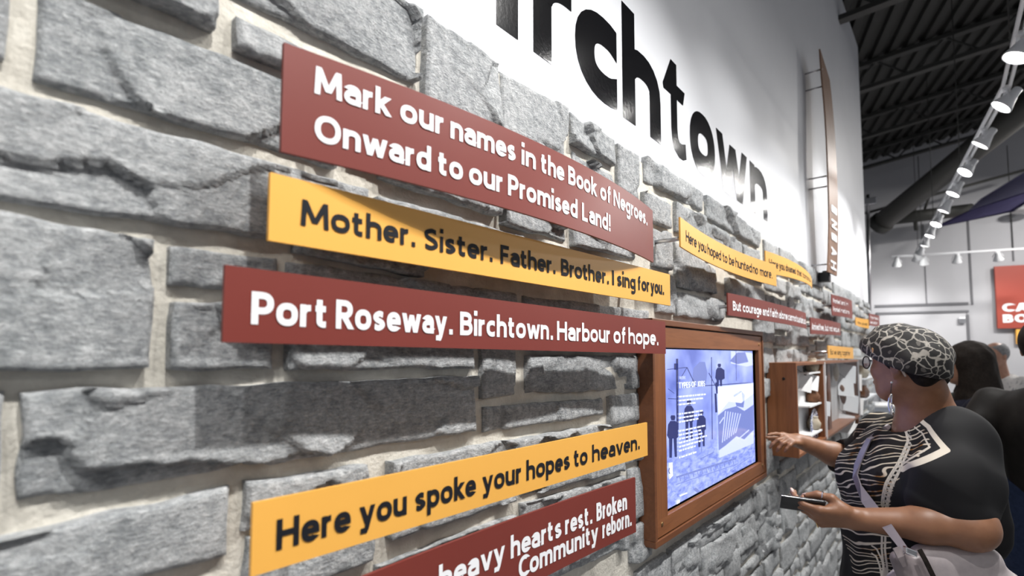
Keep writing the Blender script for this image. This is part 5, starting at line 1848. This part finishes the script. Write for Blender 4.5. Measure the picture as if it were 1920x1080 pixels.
TU = mat('tunic_print_cloth', (0.012, 0.012, 0.013), 0.8, Specular_IOR_Level=0.25)
m = TU
att = nd(m, 'ShaderNodeAttribute'); att.attribute_name = 'pattern'
sp = nd(m, 'ShaderNodeSeparateColor'); lk(m, att.outputs['Color'], sp.inputs[0])
p = geo_pos(m)
mp = nd(m, 'ShaderNodeMapping'); mp.inputs['Rotation'].default_value = (0.2, 0.5, 0.3); mp.inputs['Scale'].default_value = (0.6, 0.6, 1.25); lk(m, p, mp.inputs['Vector'])
wv_ = nd(m, 'ShaderNodeTexWave', wave_type='BANDS', bands_direction='Z')
wv_.inputs['Scale'].default_value = 9.5; wv_.inputs['Distortion'].default_value = 9; wv_.inputs['Detail'].default_value = 2.0; wv_.inputs['Detail Scale'].default_value = 0.9
lk(m, mp.outputs[0], wv_.inputs['Vector'])
zeb = ramp(m, wv_.outputs['Fac'], [(0.50, (0.010, 0.009, 0.009)), (0.56, (0.58, 0.50, 0.38)), (0.80, (0.60, 0.53, 0.42)), (0.86, (0.012, 0.01, 0.01))])
brn = noise_node(m, p, 13, 3)
brr = ramp(m, brn, [(0.56, (1, 1, 1)), (0.66, (0.42, 0.22, 0.08))])
mu = nd(m, 'ShaderNodeMix'); mu.data_type = 'RGBA'; mu.blend_type = 'MULTIPLY'; mu.inputs[0].default_value = 1
lk(m, zeb, mu.inputs[6]); lk(m, brr, mu.inputs[7])
m1 = nd(m, 'ShaderNodeMix'); m1.data_type = 'RGBA'; lk(m, sp.outputs[0], m1.inputs[0]); m1.inputs[6].default_value = (0.011, 0.011, 0.012, 1); lk(m, mu.outputs[2], m1.inputs[7])
gt = nd(m, 'ShaderNodeMath', operation='GREATER_THAN'); lk(m, sp.outputs[1], gt.inputs[0]); gt.inputs[1].default_value = 0.5
m2 = nd(m, 'ShaderNodeMix'); m2.data_type = 'RGBA'; lk(m, gt.outputs[0], m2.inputs[0]); lk(m, m1.outputs[2], m2.inputs[6]); m2.inputs[7].default_value = (0.55, 0.50, 0.42, 1)
gt3 = nd(m, 'ShaderNodeMath', operation='GREATER_THAN'); lk(m, sp.outputs[2], gt3.inputs[0]); gt3.inputs[1].default_value = 0.3
m3 = nd(m, 'ShaderNodeMix'); m3.data_type = 'RGBA'; lk(m, gt3.outputs[0], m3.inputs[0]); lk(m, m2.outputs[2], m3.inputs[6]); m3.inputs[7].default_value = (0.42, 0.39, 0.34, 1)
lk(m, m3.outputs[2], bsdf(m).inputs['Base Color'])
bump(m, noise_node(m, p, 900, 2), 0.15, 0.0006)

PANEL = [uvpx(*a) for a in ((1640, 785), (1700, 778), (1722, 792), (1742, 806), (1746, 826), (1712, 872), (1690, 905), (1674, 950), (1668, 985), (1672, 1030), (1690, 1079), (1690, 1200))] + [(-1.0, 0.7), (-1.0, 1.5)]
B1 = [uvpx(*a) for a in ((1716, 782), (1742, 796), (1760, 828), (1722, 862), (1704, 876))]
B1b = [uvpx(*a) for a in ((1712, 800), (1733, 809), (1745, 828), (1716, 856), (1704, 866))]
B2 = [uvpx(*a) for a in ((1640, 812), (1665, 806), (1690, 812), (1702, 826), (1690, 868), (1668, 905), (1648, 950))]
B3 = [uvpx(*a) for a in ((1652, 815), (1672, 812), (1686, 820), (1692, 830))]
B4 = [uvpx(*a) for a in ((1708, 838), (1698, 878), (1680, 915), (1662, 955))]
B5 = [uvpx(*a) for a in ((1562, 1035), (1600, 1038), (1628, 1055), (1650, 1080), (1660, 1110))]
B6 = [uvpx(*a) for a in ((1562, 1050), (1596, 1053), (1618, 1068), (1635, 1090))]
B9 = [uvpx(px_, py_, 1.60) for px_, py_ in ((1836, 792), (1850, 815), (1862, 845), (1869, 880))]
B7 = [uvpx(*a) for a in ((1632, 1010), (1630, 1035), (1640, 1080), (1650, 1130))]
B8 = [uvpx(*a) for a in ((1648, 1010), (1646, 1035), (1656, 1080), (1666, 1130))]
BANDS = [(B1, 0.0060), (B1b, 0.0020), (B9, 0.006), (B2, 0.0036), (B4, 0.0030), (B5, 0.0022), (B6, 0.0022), (B7, 0.0025), (B8, 0.0025)]
CHAINS = [([uvpx(*a) for a in ((1705, 832), (1695, 872), (1676, 912), (1656, 955))], 0.0075, 420), ([uvpx(*a) for a in ((1664, 802), (1690, 806), (1706, 822))], 0.006, 420)]

F = Field(0.05)
chest = at(1640, 880, 1.74); belly = at(1635, 985, 1.74); back = at(1790, 880, 1.66)
TC = Vector((CH.x, CH.y, 0))
F.ell(at(1716, 860, 1.73), (0.150, 0.190, 0.130), (tf2, tl2, UP))
F.ell(at(1712, 930, 1.74), (0.185, 0.195, 0.15), (tf2, tl2, UP))
for s in (-1, 1):
    F.ell(at(1652, 895, 1.74) + tl2 * 0.085 * s - tf2 * 0.005, (0.095, 0.085, 0.095), (tf2, tl2, UP), 0.05)
F.ell(at(1712, 1010, 1.74), (0.195, 0.205, 0.16), (tf2, tl2, UP), 0.06)
F.ell(at(1722, 1110, 1.74), (0.205, 0.225, 0.20), (tf2, tl2, UP), 0.06)
F.ell(at(1724, 1200, 1.74), (0.20, 0.23, 0.25), (tf2, tl2, UP), 0.06)
F.cone(NB + Vector((0, 0, -0.035)), SHN + Vector((0, 0, -0.01)), 0.082, 0.078, 0.04)
F.cone(NB + Vector((0, 0, -0.035)), SHF + Vector((0, 0, -0.01)), 0.082, 0.070, 0.04)
# far short sleeve
slf = EF * 0.80 + SHF * 0.20
F.cone(SHF, slf + Vector((0, 0, -0.005)), 0.072, 0.074, 0.03)
# near sleeve: wide loose drape over the upper arm
F.cone(at(1786, 812, 1.59), at(1800, 900, 1.51), 0.068, 0.080, 0.06)
F.cone(at(1800, 900, 1.51), at(1812, 962, 1.47), 0.080, 0.068, 0.06)
F.cone(at(1760, 900, 1.50), at(1735, 935, 1.51), 0.070, 0.050, 0.06)
F.cone(at(1840, 900, 1.58), at(1862, 1010, 1.58), 0.050, 0.034, 0.05)
F.cone(at(1848, 985, 1.60), at(1858, 1036, 1.58), 0.048, 0.020, 0.04)
F.warp(fold_noise(38, 0.0035))
F.warp(lambda X, Y, Z: 0.0036 * np.sin(50 * (X * RT.x + Y * RT.y) + 1.5 * np.sin(Z * 13) + 5 * Z + 14 * (X * FW.x + Y * FW.y)) * np.clip((1.42 - Z) * 4, 0, 1))
F.cone(at(1640, 1000, 1.42), at(1740, 1020, 1.37), 0.055, 0.070, 0.008, True)
F.cone(at(1740, 1020, 1.37), at(1850, 1050, 1.35), 0.070, 0.082, 0.008, True)

# neckline: slanted cut around the neck
ncut = Vector((-0.55, -0.30, 0.80)).normalized()
F.ell(NB + Vector((-0.02, -0.01, 0.045)), (0.112, 0.112, 0.075), (Vector((-0.8, -0.35, -0.45)).normalized(), Vector((-0.8, -0.35, -0.45)).normalized().cross(UP).normalized(), Vector((-0.8, -0.35, -0.45)).normalized().cross(UP).normalized().cross(Vector((-0.8, -0.35, -0.45)).normalized())), 0.004, True)
slo = (EF - SHF).normalized()
# far cuff covers the elbow and is opened where the forearm leaves it
fa_ = (WF - EF).normalized()
cuf = EF + (WF - EF) * 0.20
F.cone(slf, EF + fa_ * 0.02, 0.074, 0.066, 0.03)
F.cone(EF, cuf + fa_ * 0.05, 0.066, 0.064, 0.03)
F.cone(cuf + fa_ * 0.10, WF + fa_ * .05, 0.090, 0.09, 0.004, True)
F.cut((0, 0, 0.72), (0, 0, -1), 0.004)
lo = Vector((CH.x - 0.42, CH.y - 0.50, 0.70)); hi = Vector((CH.x + 0.42, CH.y + 0.44, 1.48))
tun = F.mesh(lo, hi, 0.0037)
np_obj('tunic', [tun], TU, WN, tunic_colors, 2)

# trousers and shoes
F = Field(0.04)
M['trousers'] = speckled('black_trousers', (0.012, 0.012, 0.014), (0.02, 0.02, 0.022), 30, 0.8, 0.2, 0.002)
for s in (-1, 1):
    hp = HIP + tl2 * 0.10 * s
    F.chain([Vector((hp.x, hp.y, 0.85)), Vector((hp.x, hp.y, 0.5)) + tf2 * .02, Vector((hp.x, hp.y, 0.08))], [0.125, 0.095, 0.07], 0.03)
np_obj('trousers', [F.mesh((HIP.x - .3, HIP.y - .3, 0.05), (HIP.x + .3, HIP.y + .3, 0.98), 0.010)], M['trousers'], WN)
for s in (-1, 1):
    hp = HIP + tl2 * 0.10 * s; hp.z = 0
    F = Field(0.03)
    F.cone(hp + Vector((0, 0, .045)) - tf2 * .04, hp + tf2 * .15 + Vector((0, 0, .035)), 0.042, 0.035)
    F.cut(Vector((0, 0, 0.002)), (0, 0, -1))
    np_obj('shoe', [F.mesh(hp + Vector((-.25, -.25, -.01)), hp + Vector((.25, .25, .12)), 0.008)], M['black_plastic'], WN)

# phone
ax = (hd * 1.0 + UP * 0.02).normalized()
wd = (Vector(pn).cross(ax)).normalized()
nn = ax.cross(wd).normalized()
if nn.dot(pn) < 0: nn = -nn
pc = (kn1[0] + kn1[1]) / 2 + ax * 0.040 + nn * 0.0185 
phone = thing('mobile_phone', pc, 'black mobile phone held in the woman\'s near hand', 'phone')
bm = bmesh.new(); obox(bm, pc, ax * 0.058, wd * 0.028, nn * 0.0055, 0.004); from_bm('phone_body', bm, M['black_plastic'], phone, True)
bm = bmesh.new(); obox(bm, pc + nn * 0.0054, ax * 0.050, wd * 0.024, nn * 0.0006); from_bm('phone_screen', bm, mat('phone_glass', (0.01, 0.01, 0.012), 0.05), phone)
bm = bmesh.new(); obox(bm, pc, ax * 0.0586, wd * 0.0286, nn * 0.0012, 0.001); from_bm('chrome_rim', bm, M['silver'], phone)

# handbag and strap
M['bag'] = speckled('pale_mauve_leather', (0.42, 0.37, 0.38), (0.50, 0.45, 0.45), 40, 0.4, 0.25, 0.001)
M['bag_dark'] = speckled('taupe_leather', (0.19, 0.16, 0.165), (0.24, 0.205, 0.21), 40, 0.4, 0.25, 0.001)
bag = thing('handbag', at(1770, 1080, 1.5), 'pale mauve leather handbag hanging at the woman\'s near hip', 'bag')
F = Field(0.03)
bf = (at(1880, 1070, 1.46) - at(1690, 1070, 1.50)).normalized()
bnrm = bf.cross(UP)
c0_ = at(1795, 1095, 1.47)
F.ell(c0_ + UP * -0.05, (0.185, 0.045, 0.13), (bf, bnrm, UP))
F.cone(at(1735, 1045, 1.49), at(1850, 1045, 1.46), 0.035, 0.030, 0.04)
F.cone(at(1700, 1140, 1.49), at(1885, 1130, 1.45), 0.055, 0.045, 0.05)
F.warp(fold_noise(30, 0.002))
np_obj('bag_body', [F.mesh(c0_ - Vector((.28, .28, .24)), c0_ + Vector((.28, .28, .12)), 0.006)], M['bag'], bag)
F = Field(0.02)
F.cone(at(1686, 1048, 1.46), at(1722, 1120, 1.45), 0.022, 0.030, 0.03)
F.cone(at(1722, 1050, 1.46), at(1745, 1120, 1.45), 0.018, 0.024, 0.03)
np_obj('bag_gusset', [F.mesh(at(1715, 1080, 1.46) - Vector((.12, .12, .13)), at(1715, 1080, 1.46) + Vector((.12, .12, .10)), 0.004)], M['bag_dark'], bag)
bm = bmesh.new(); obox(bm, at(1706, 1034, 1.415), (at(1716, 1038, 1.41) - at(1696, 1030, 1.42)) * 0.55, UP * 0.0085, FW * 0.006, 0.003); from_bm('buckle', bm, M['silver'], bag)
ribbon('strap_end', [at(1680, 1026, 1.43), at(1690, 1044, 1.42), at(1697, 1062, 1.42)], [0.020, 0.022, 0.014], 0.003, RT, M['bag_dark'], bag)
ribbon('side_strap', [at(1724, 1030, 1.43), at(1736, 1052, 1.42), at(1752, 1085, 1.41), at(1760, 1110, 1.41)], 0.012, 0.003, RT, M['dark_hair'], bag)
STR = [(1664, 800, 1.64), (1655, 806, 1.62), (1637, 825, 1.555), (1618, 850, 1.53), (1608, 872, 1.52), (1606, 895, 1.51), (1612, 918, 1.505), (1626, 940, 1.52), (1645, 962, 1.50), (1668, 990, 1.49), (1688, 1020, 1.46), (1700, 1036, 1.43)]
from mathutils.bvhtree import BVHTree
_tm = bpy.data.objects['tunic'].data
_bv = BVHTree.FromPolygons([v.co for v in _tm.vertices], [tuple(p_.vertices) for p_ in _tm.polygons])
SP = []
for (px_, py_, t_) in STR:
    dr_ = ray(px_, py_).normalized()
    hit, nrm, _, _ = _bv.ray_cast(CAM, dr_)
    SP.append(hit + nrm * 0.005 if hit is not None and py_ < 955 else at(px_, py_, t_))
for i_ in range(2):
    SP = [SP[0]] + [SP[k_] * .5 + (SP[k_ - 1] + SP[k_ + 1]) * .25 for k_ in range(1, len(SP) - 1)] + [SP[-1]]
NR = []
for k_, q_ in enumerate(SP):
    loc_, n_, _, _ = _bv.find_nearest(q_)
    if (loc_ - q_).length < 0.03:
        SP[k_] = loc_ + n_ * 0.007
        NR.append(n_.copy())
    else:
        NR.append((CAM - q_).normalized())
SD = [n_.cross((SP[min(k_ + 1, len(SP) - 1)] - SP[max(k_ - 1, 0)]).normalized()) for k_, n_ in enumerate(NR)]
ribbon('shoulder_strap', SP, [0.014, 0.016, 0.020, 0.024, 0.027, 0.029, 0.030, 0.030, 0.028, 0.024, 0.020, 0.018], 0.004, SD, mat('silver_mauve_strap', (0.24, 0.215, 0.245), 0.3, 0.3), bag)


# ---- people farther back
def simple_person(label, head, facing, shirt, legs, skin, hair, arm_pose=None, hair_kind='short', hh=0.115, width=0.2, lean=Vector((0, 0, 0)), height=None, res=0.014):
    """whole figure from the floor up: one body mesh plus clothes and hair"""
    head = Vector(head); f = Vector(facing).normalized(); l = UP.cross(f).normalized()
    root = thing('person', (head.x - lean.x, head.y - lean.y, 0), label, 'person')
    base = Vector((head.x - lean.x, head.y - lean.y, 0))
    sc = head.z / 1.58
    neck = head - UP * 0.13 - f * 0.02
    sh = neck - UP * 0.09 - lean * 0.1 - f * .01
    hip = Vector((base.x, base.y, 0.93 * sc))
    def HH(a, b, c): return head + f * a + l * b + UP * c
    F = Field(0.02)
    F.ell(HH(-0.01, 0, 0.03), (0.098, 0.076, 0.095), (f, l, UP)); F.ell(HH(0.03, 0, -0.03), (0.065, 0.06, 0.08), (f, l, UP), 0.03)
    F.ell(HH(0.052, 0, -0.085), (0.034, 0.034, 0.026), (f, l, UP), 0.03)
    F.cone(HH(0.085, 0, 0.02), HH(0.108, 0, -0.028), 0.008, 0.012, 0.01)
    for s in (-1, 1):
        F.ell(HH(-0.015, 0.077 * s, -0.005), (0.017, 0.007, 0.03), (f, l, UP), 0.006)
        F.ell(HH(0.083, 0.031 * s, 0.008), (0.013, 0.015, 0.010), (f, l, UP), 0.006, True)
    F.ell(HH(0.088, 0, -0.062), (0.012, 0.024, 0.010), (f, l, UP), 0.006)
    F.cone(HH(-0.025, 0, -0.05), sh, 0.055, 0.065, 0.03)
    arms = arm_pose or [(-1, (0.02, 0.06, -0.28), (0.10, 0.06, -0.52)), (1, (0.02, 0.06, -0.28), (0.10, 0.06, -0.52))]
    AR = []
    for s, e, w in arms:
        S0 = sh + l * width * s - UP * 0.02
        E0 = sh + l * (width * s + e[1] * s) + f * e[0] + UP * e[2]
        W0 = sh + l * (width * s + w[1] * s) + f * w[0] + UP * w[2]
        AR.append((S0, E0, W0))
        F.chain([S0, E0, W0], [0.045, 0.038, 0.026], 0.02)
        hand(F, W0, (W0 - E0), -l * s, 0.98, [(0.3, 0.4, 0.3)] * 4, [(0.6, 0.6, 0.4, 0.045), (0.8, 0.3, 0.3, 0.034), (0.9, 0.1, 0.1, 0.026)], side=1, k=0.008)
    fine = F.mesh([min(q[i] for a in AR for q in a + (head,)) - 0.2 for i in range(3)], [max(q[i] for a in AR for q in a + (head,)) + 0.2 for i in range(3)], 0.0065)
    FB = Field(0.05)
    FB.ell((sh + hip) / 2, (0.10, 0.13, (sh.z - hip.z) / 2 + .05), (f, l, UP))
    for s in (-1, 1):
        FB.chain([hip + l * .09 * s, Vector((base.x, base.y, 0.5 * sc)) + l * .10 * s, Vector((base.x, base.y, 0.09)) + l * .11 * s], [0.09, 0.055, 0.04], 0.03)
    low_ = FB.mesh(base + Vector((-.45, -.45, 0.03)) + Vector((min(lean.x, 0), min(lean.y, 0), 0)), Vector((base.x + .45 + max(lean.x, 0), base.y + .45 + max(lean.y, 0), sh.z + .1)), 0.016)
    np_obj('body', [fine, low_], skin, root, None, 1)
    # top
    F = Field(0.05)
    F.ell(sh - UP * 0.12, (0.125, width * 0.95, 0.15), (f, l, UP)); F.cone(sh - UP * .05 + l * width * .8, sh - UP * .05 - l * width * .8, 0.07, 0.07, 0.05)
    F.ell((sh + hip) / 2 - UP * .02, (0.135, width * 0.85, (sh.z - hip.z) / 2 + .08), (f, l, UP), 0.06)
    for S0, E0, W0 in AR:
        W1 = E0 * .12 + W0 * .88
        F.chain([S0, E0, W1], [0.068, 0.055, 0.045], 0.03)
    F.warp(fold_noise(34, 0.004))
    F.cone(neck + UP * .04, neck - UP * .05, 0.072, 0.06, 0.004, True)
    F.cut(hip - UP * .10, -UP)
    np_obj('top', [F.mesh([min(q[i] for a in AR for q in a + (hip,)) - 0.22 for i in range(3)], [max(q[i] for a in AR for q in a + (sh,)) + 0.16 for i in range(3)], 0.010)], shirt, root, None, 2)
    F = Field(0.03)
    for s in (-1, 1):
        F.chain([hip + l * .09 * s, Vector((base.x, base.y, 0.5 * sc)) + l * .105 * s, Vector((base.x, base.y, 0.07)) + l * .11 * s], [0.118, 0.08, 0.065], 0.03)
    np_obj('trousers', [F.mesh(base + Vector((-.35, -.35, 0.04)), Vector((base.x + .35, base.y + .35, hip.z + .10)), 0.012)], legs, root, None, 1)
    for s in (-1, 1):
        hp = base + l * .11 * s
        F = Field(0.03); F.cone(hp + UP * .045 - f * .05, hp + f * .15 + UP * .035, 0.042, 0.036); F.cut(Vector((0, 0, .002)), (0, 0, -1))
        np_obj('shoe', [F.mesh(hp + Vector((-.25, -.25, -.01)), hp + Vector((.25, .25, .12)), 0.012)], M['black_plastic'], root, None, 1)
    # hair
    F = Field(0.02)
    F.ell(HH(-0.016, 0, 0.036), (0.104, 0.083, 0.102), (f, l, UP))
    if hair_kind == 'long':
        F.cone(HH(-0.03, 0, 0.03), HH(-0.05, 0, -0.20), 0.098, 0.115, 0.03)
        F.cone(HH(-0.05, 0, -0.20), HH(-0.06, 0, -0.34), 0.105, 0.06, 0.03)
        F.warp(fold_noise(80, 0.003))
        F.ell(HH(0.09, 0, -0.05), (0.085, 0.062, 0.12), (f, l, UP), 0.01, True)
    else:
        F.cut(HH(0.035, 0, 0.04), f * 1.0 - UP * 0.8)
        F.cut(HH(-0.03, 0, -0.045), -UP)
        if hair_kind == 'bald':
            F.ell(HH(0.015, 0, 0.125), (0.085, 0.055, 0.05), (f, l, UP), 0.01, True)
    np_obj('hair', [F.mesh(head - Vector((.2, .2, .42)), head + Vector((.2, .2, .2)), 0.008)], hair, root, None, 2)
    return root


SKL = skin_material('fair_skin', (0.42, 0.22, 0.15), (0.52, 0.29, 0.21))
SKB = skin_material('brown_skin', (0.25, 0.13, 0.08), (0.32, 0.17, 0.11))
M['navy'] = speckled('dark_navy_knit', (0.007, 0.008, 0.016), (0.012, 0.013, 0.024), 40, 0.8, 0.2, 0.002)
M['dgreen'] = speckled('dark_green_jacket', (0.012, 0.016, 0.013), (0.02, 0.025, 0.02), 30, 0.7, 0.2, 0.002)
M['blackj'] = speckled('black_jacket_cloth', (0.007, 0.006, 0.0055), (0.012, 0.0105, 0.0095), 30, 0.6, 0.2, 0.002)
M['jeans'] = speckled('dark_blue_denim', (0.016, 0.026, 0.060), (0.026, 0.040, 0.085), 60, 0.8, 0.3, 0.001)
M['grey_hair'] = speckled('grey_hair', (0.16, 0.16, 0.17), (0.34, 0.34, 0.35), 80, 0.7, 0.5, 0.002)
M['white_shirt'] = mat('white_patterned_shirt', (0.6, 0.6, 0.6), 0.8)
m = M['white_shirt']
f = noise_node(m, geo_pos(m), 38, 3, 0.6)
lk(m, ramp(m, f, [(0.36, (0.22, 0.22, 0.24)), (0.46, (0.62, 0.61, 0.60))]), bsdf(m).inputs['Base Color'])
for k_ in ('navy', 'dgreen', 'blackj', 'dark_hair', 'trousers', 'jeans'):
    bsdf(M[k_]).inputs['Specular IOR Level'].default_value = 0.15
simple_person('woman with long black hair in a dark navy top, right behind the cap wearer', at(1812, 684, 3.1), -RT * .8 + FW * 0.55, M['navy'], M['navy'], SKB, M['dark_hair'], [(-1, (0.12, 0.03, -0.26), (0.26, 0.0, -0.28)), (1, (0.02, 0.10, -0.26), (-0.02, 0.05, -0.42))], 'long', width=0.175)
simple_person('grey haired man in a white patterned shirt looking down', at(1866, 668, 4.9), -RT * 1 - FW * 0.1, M['white_shirt'], M['jeans'], SKL, M['grey_hair'], [(-1, (0.2, 0.0, -0.22), (0.36, -0.05, -0.2)), (1, (0.14, 0.04, -0.26), (0.32, 0.0, -0.30))], 'bald', lean=Vector((-0.16, -0.13, 0)))
simple_person('dark haired visitor in a dark green jacket between the two standing groups', at(1842, 694, 4.2), FW + RT * .3, M['dgreen'], M['navy'], SKB, M['dark_hair'], None, 'short')
R4 = simple_person('visitor in black jacket and blue jeans cut by the right edge', at(1962, 655, 2.35), RT * 0.9 + FW * .4, M['blackj'], M['jeans'], SKB, M['dark_hair'], [(-1, (0.05, 0.08, -0.28), (0.22, -0.05, -0.36)), (1, (-0.16, 0.04, -0.22), (-0.02, 0.06, -0.44))], 'short', width=0.20)
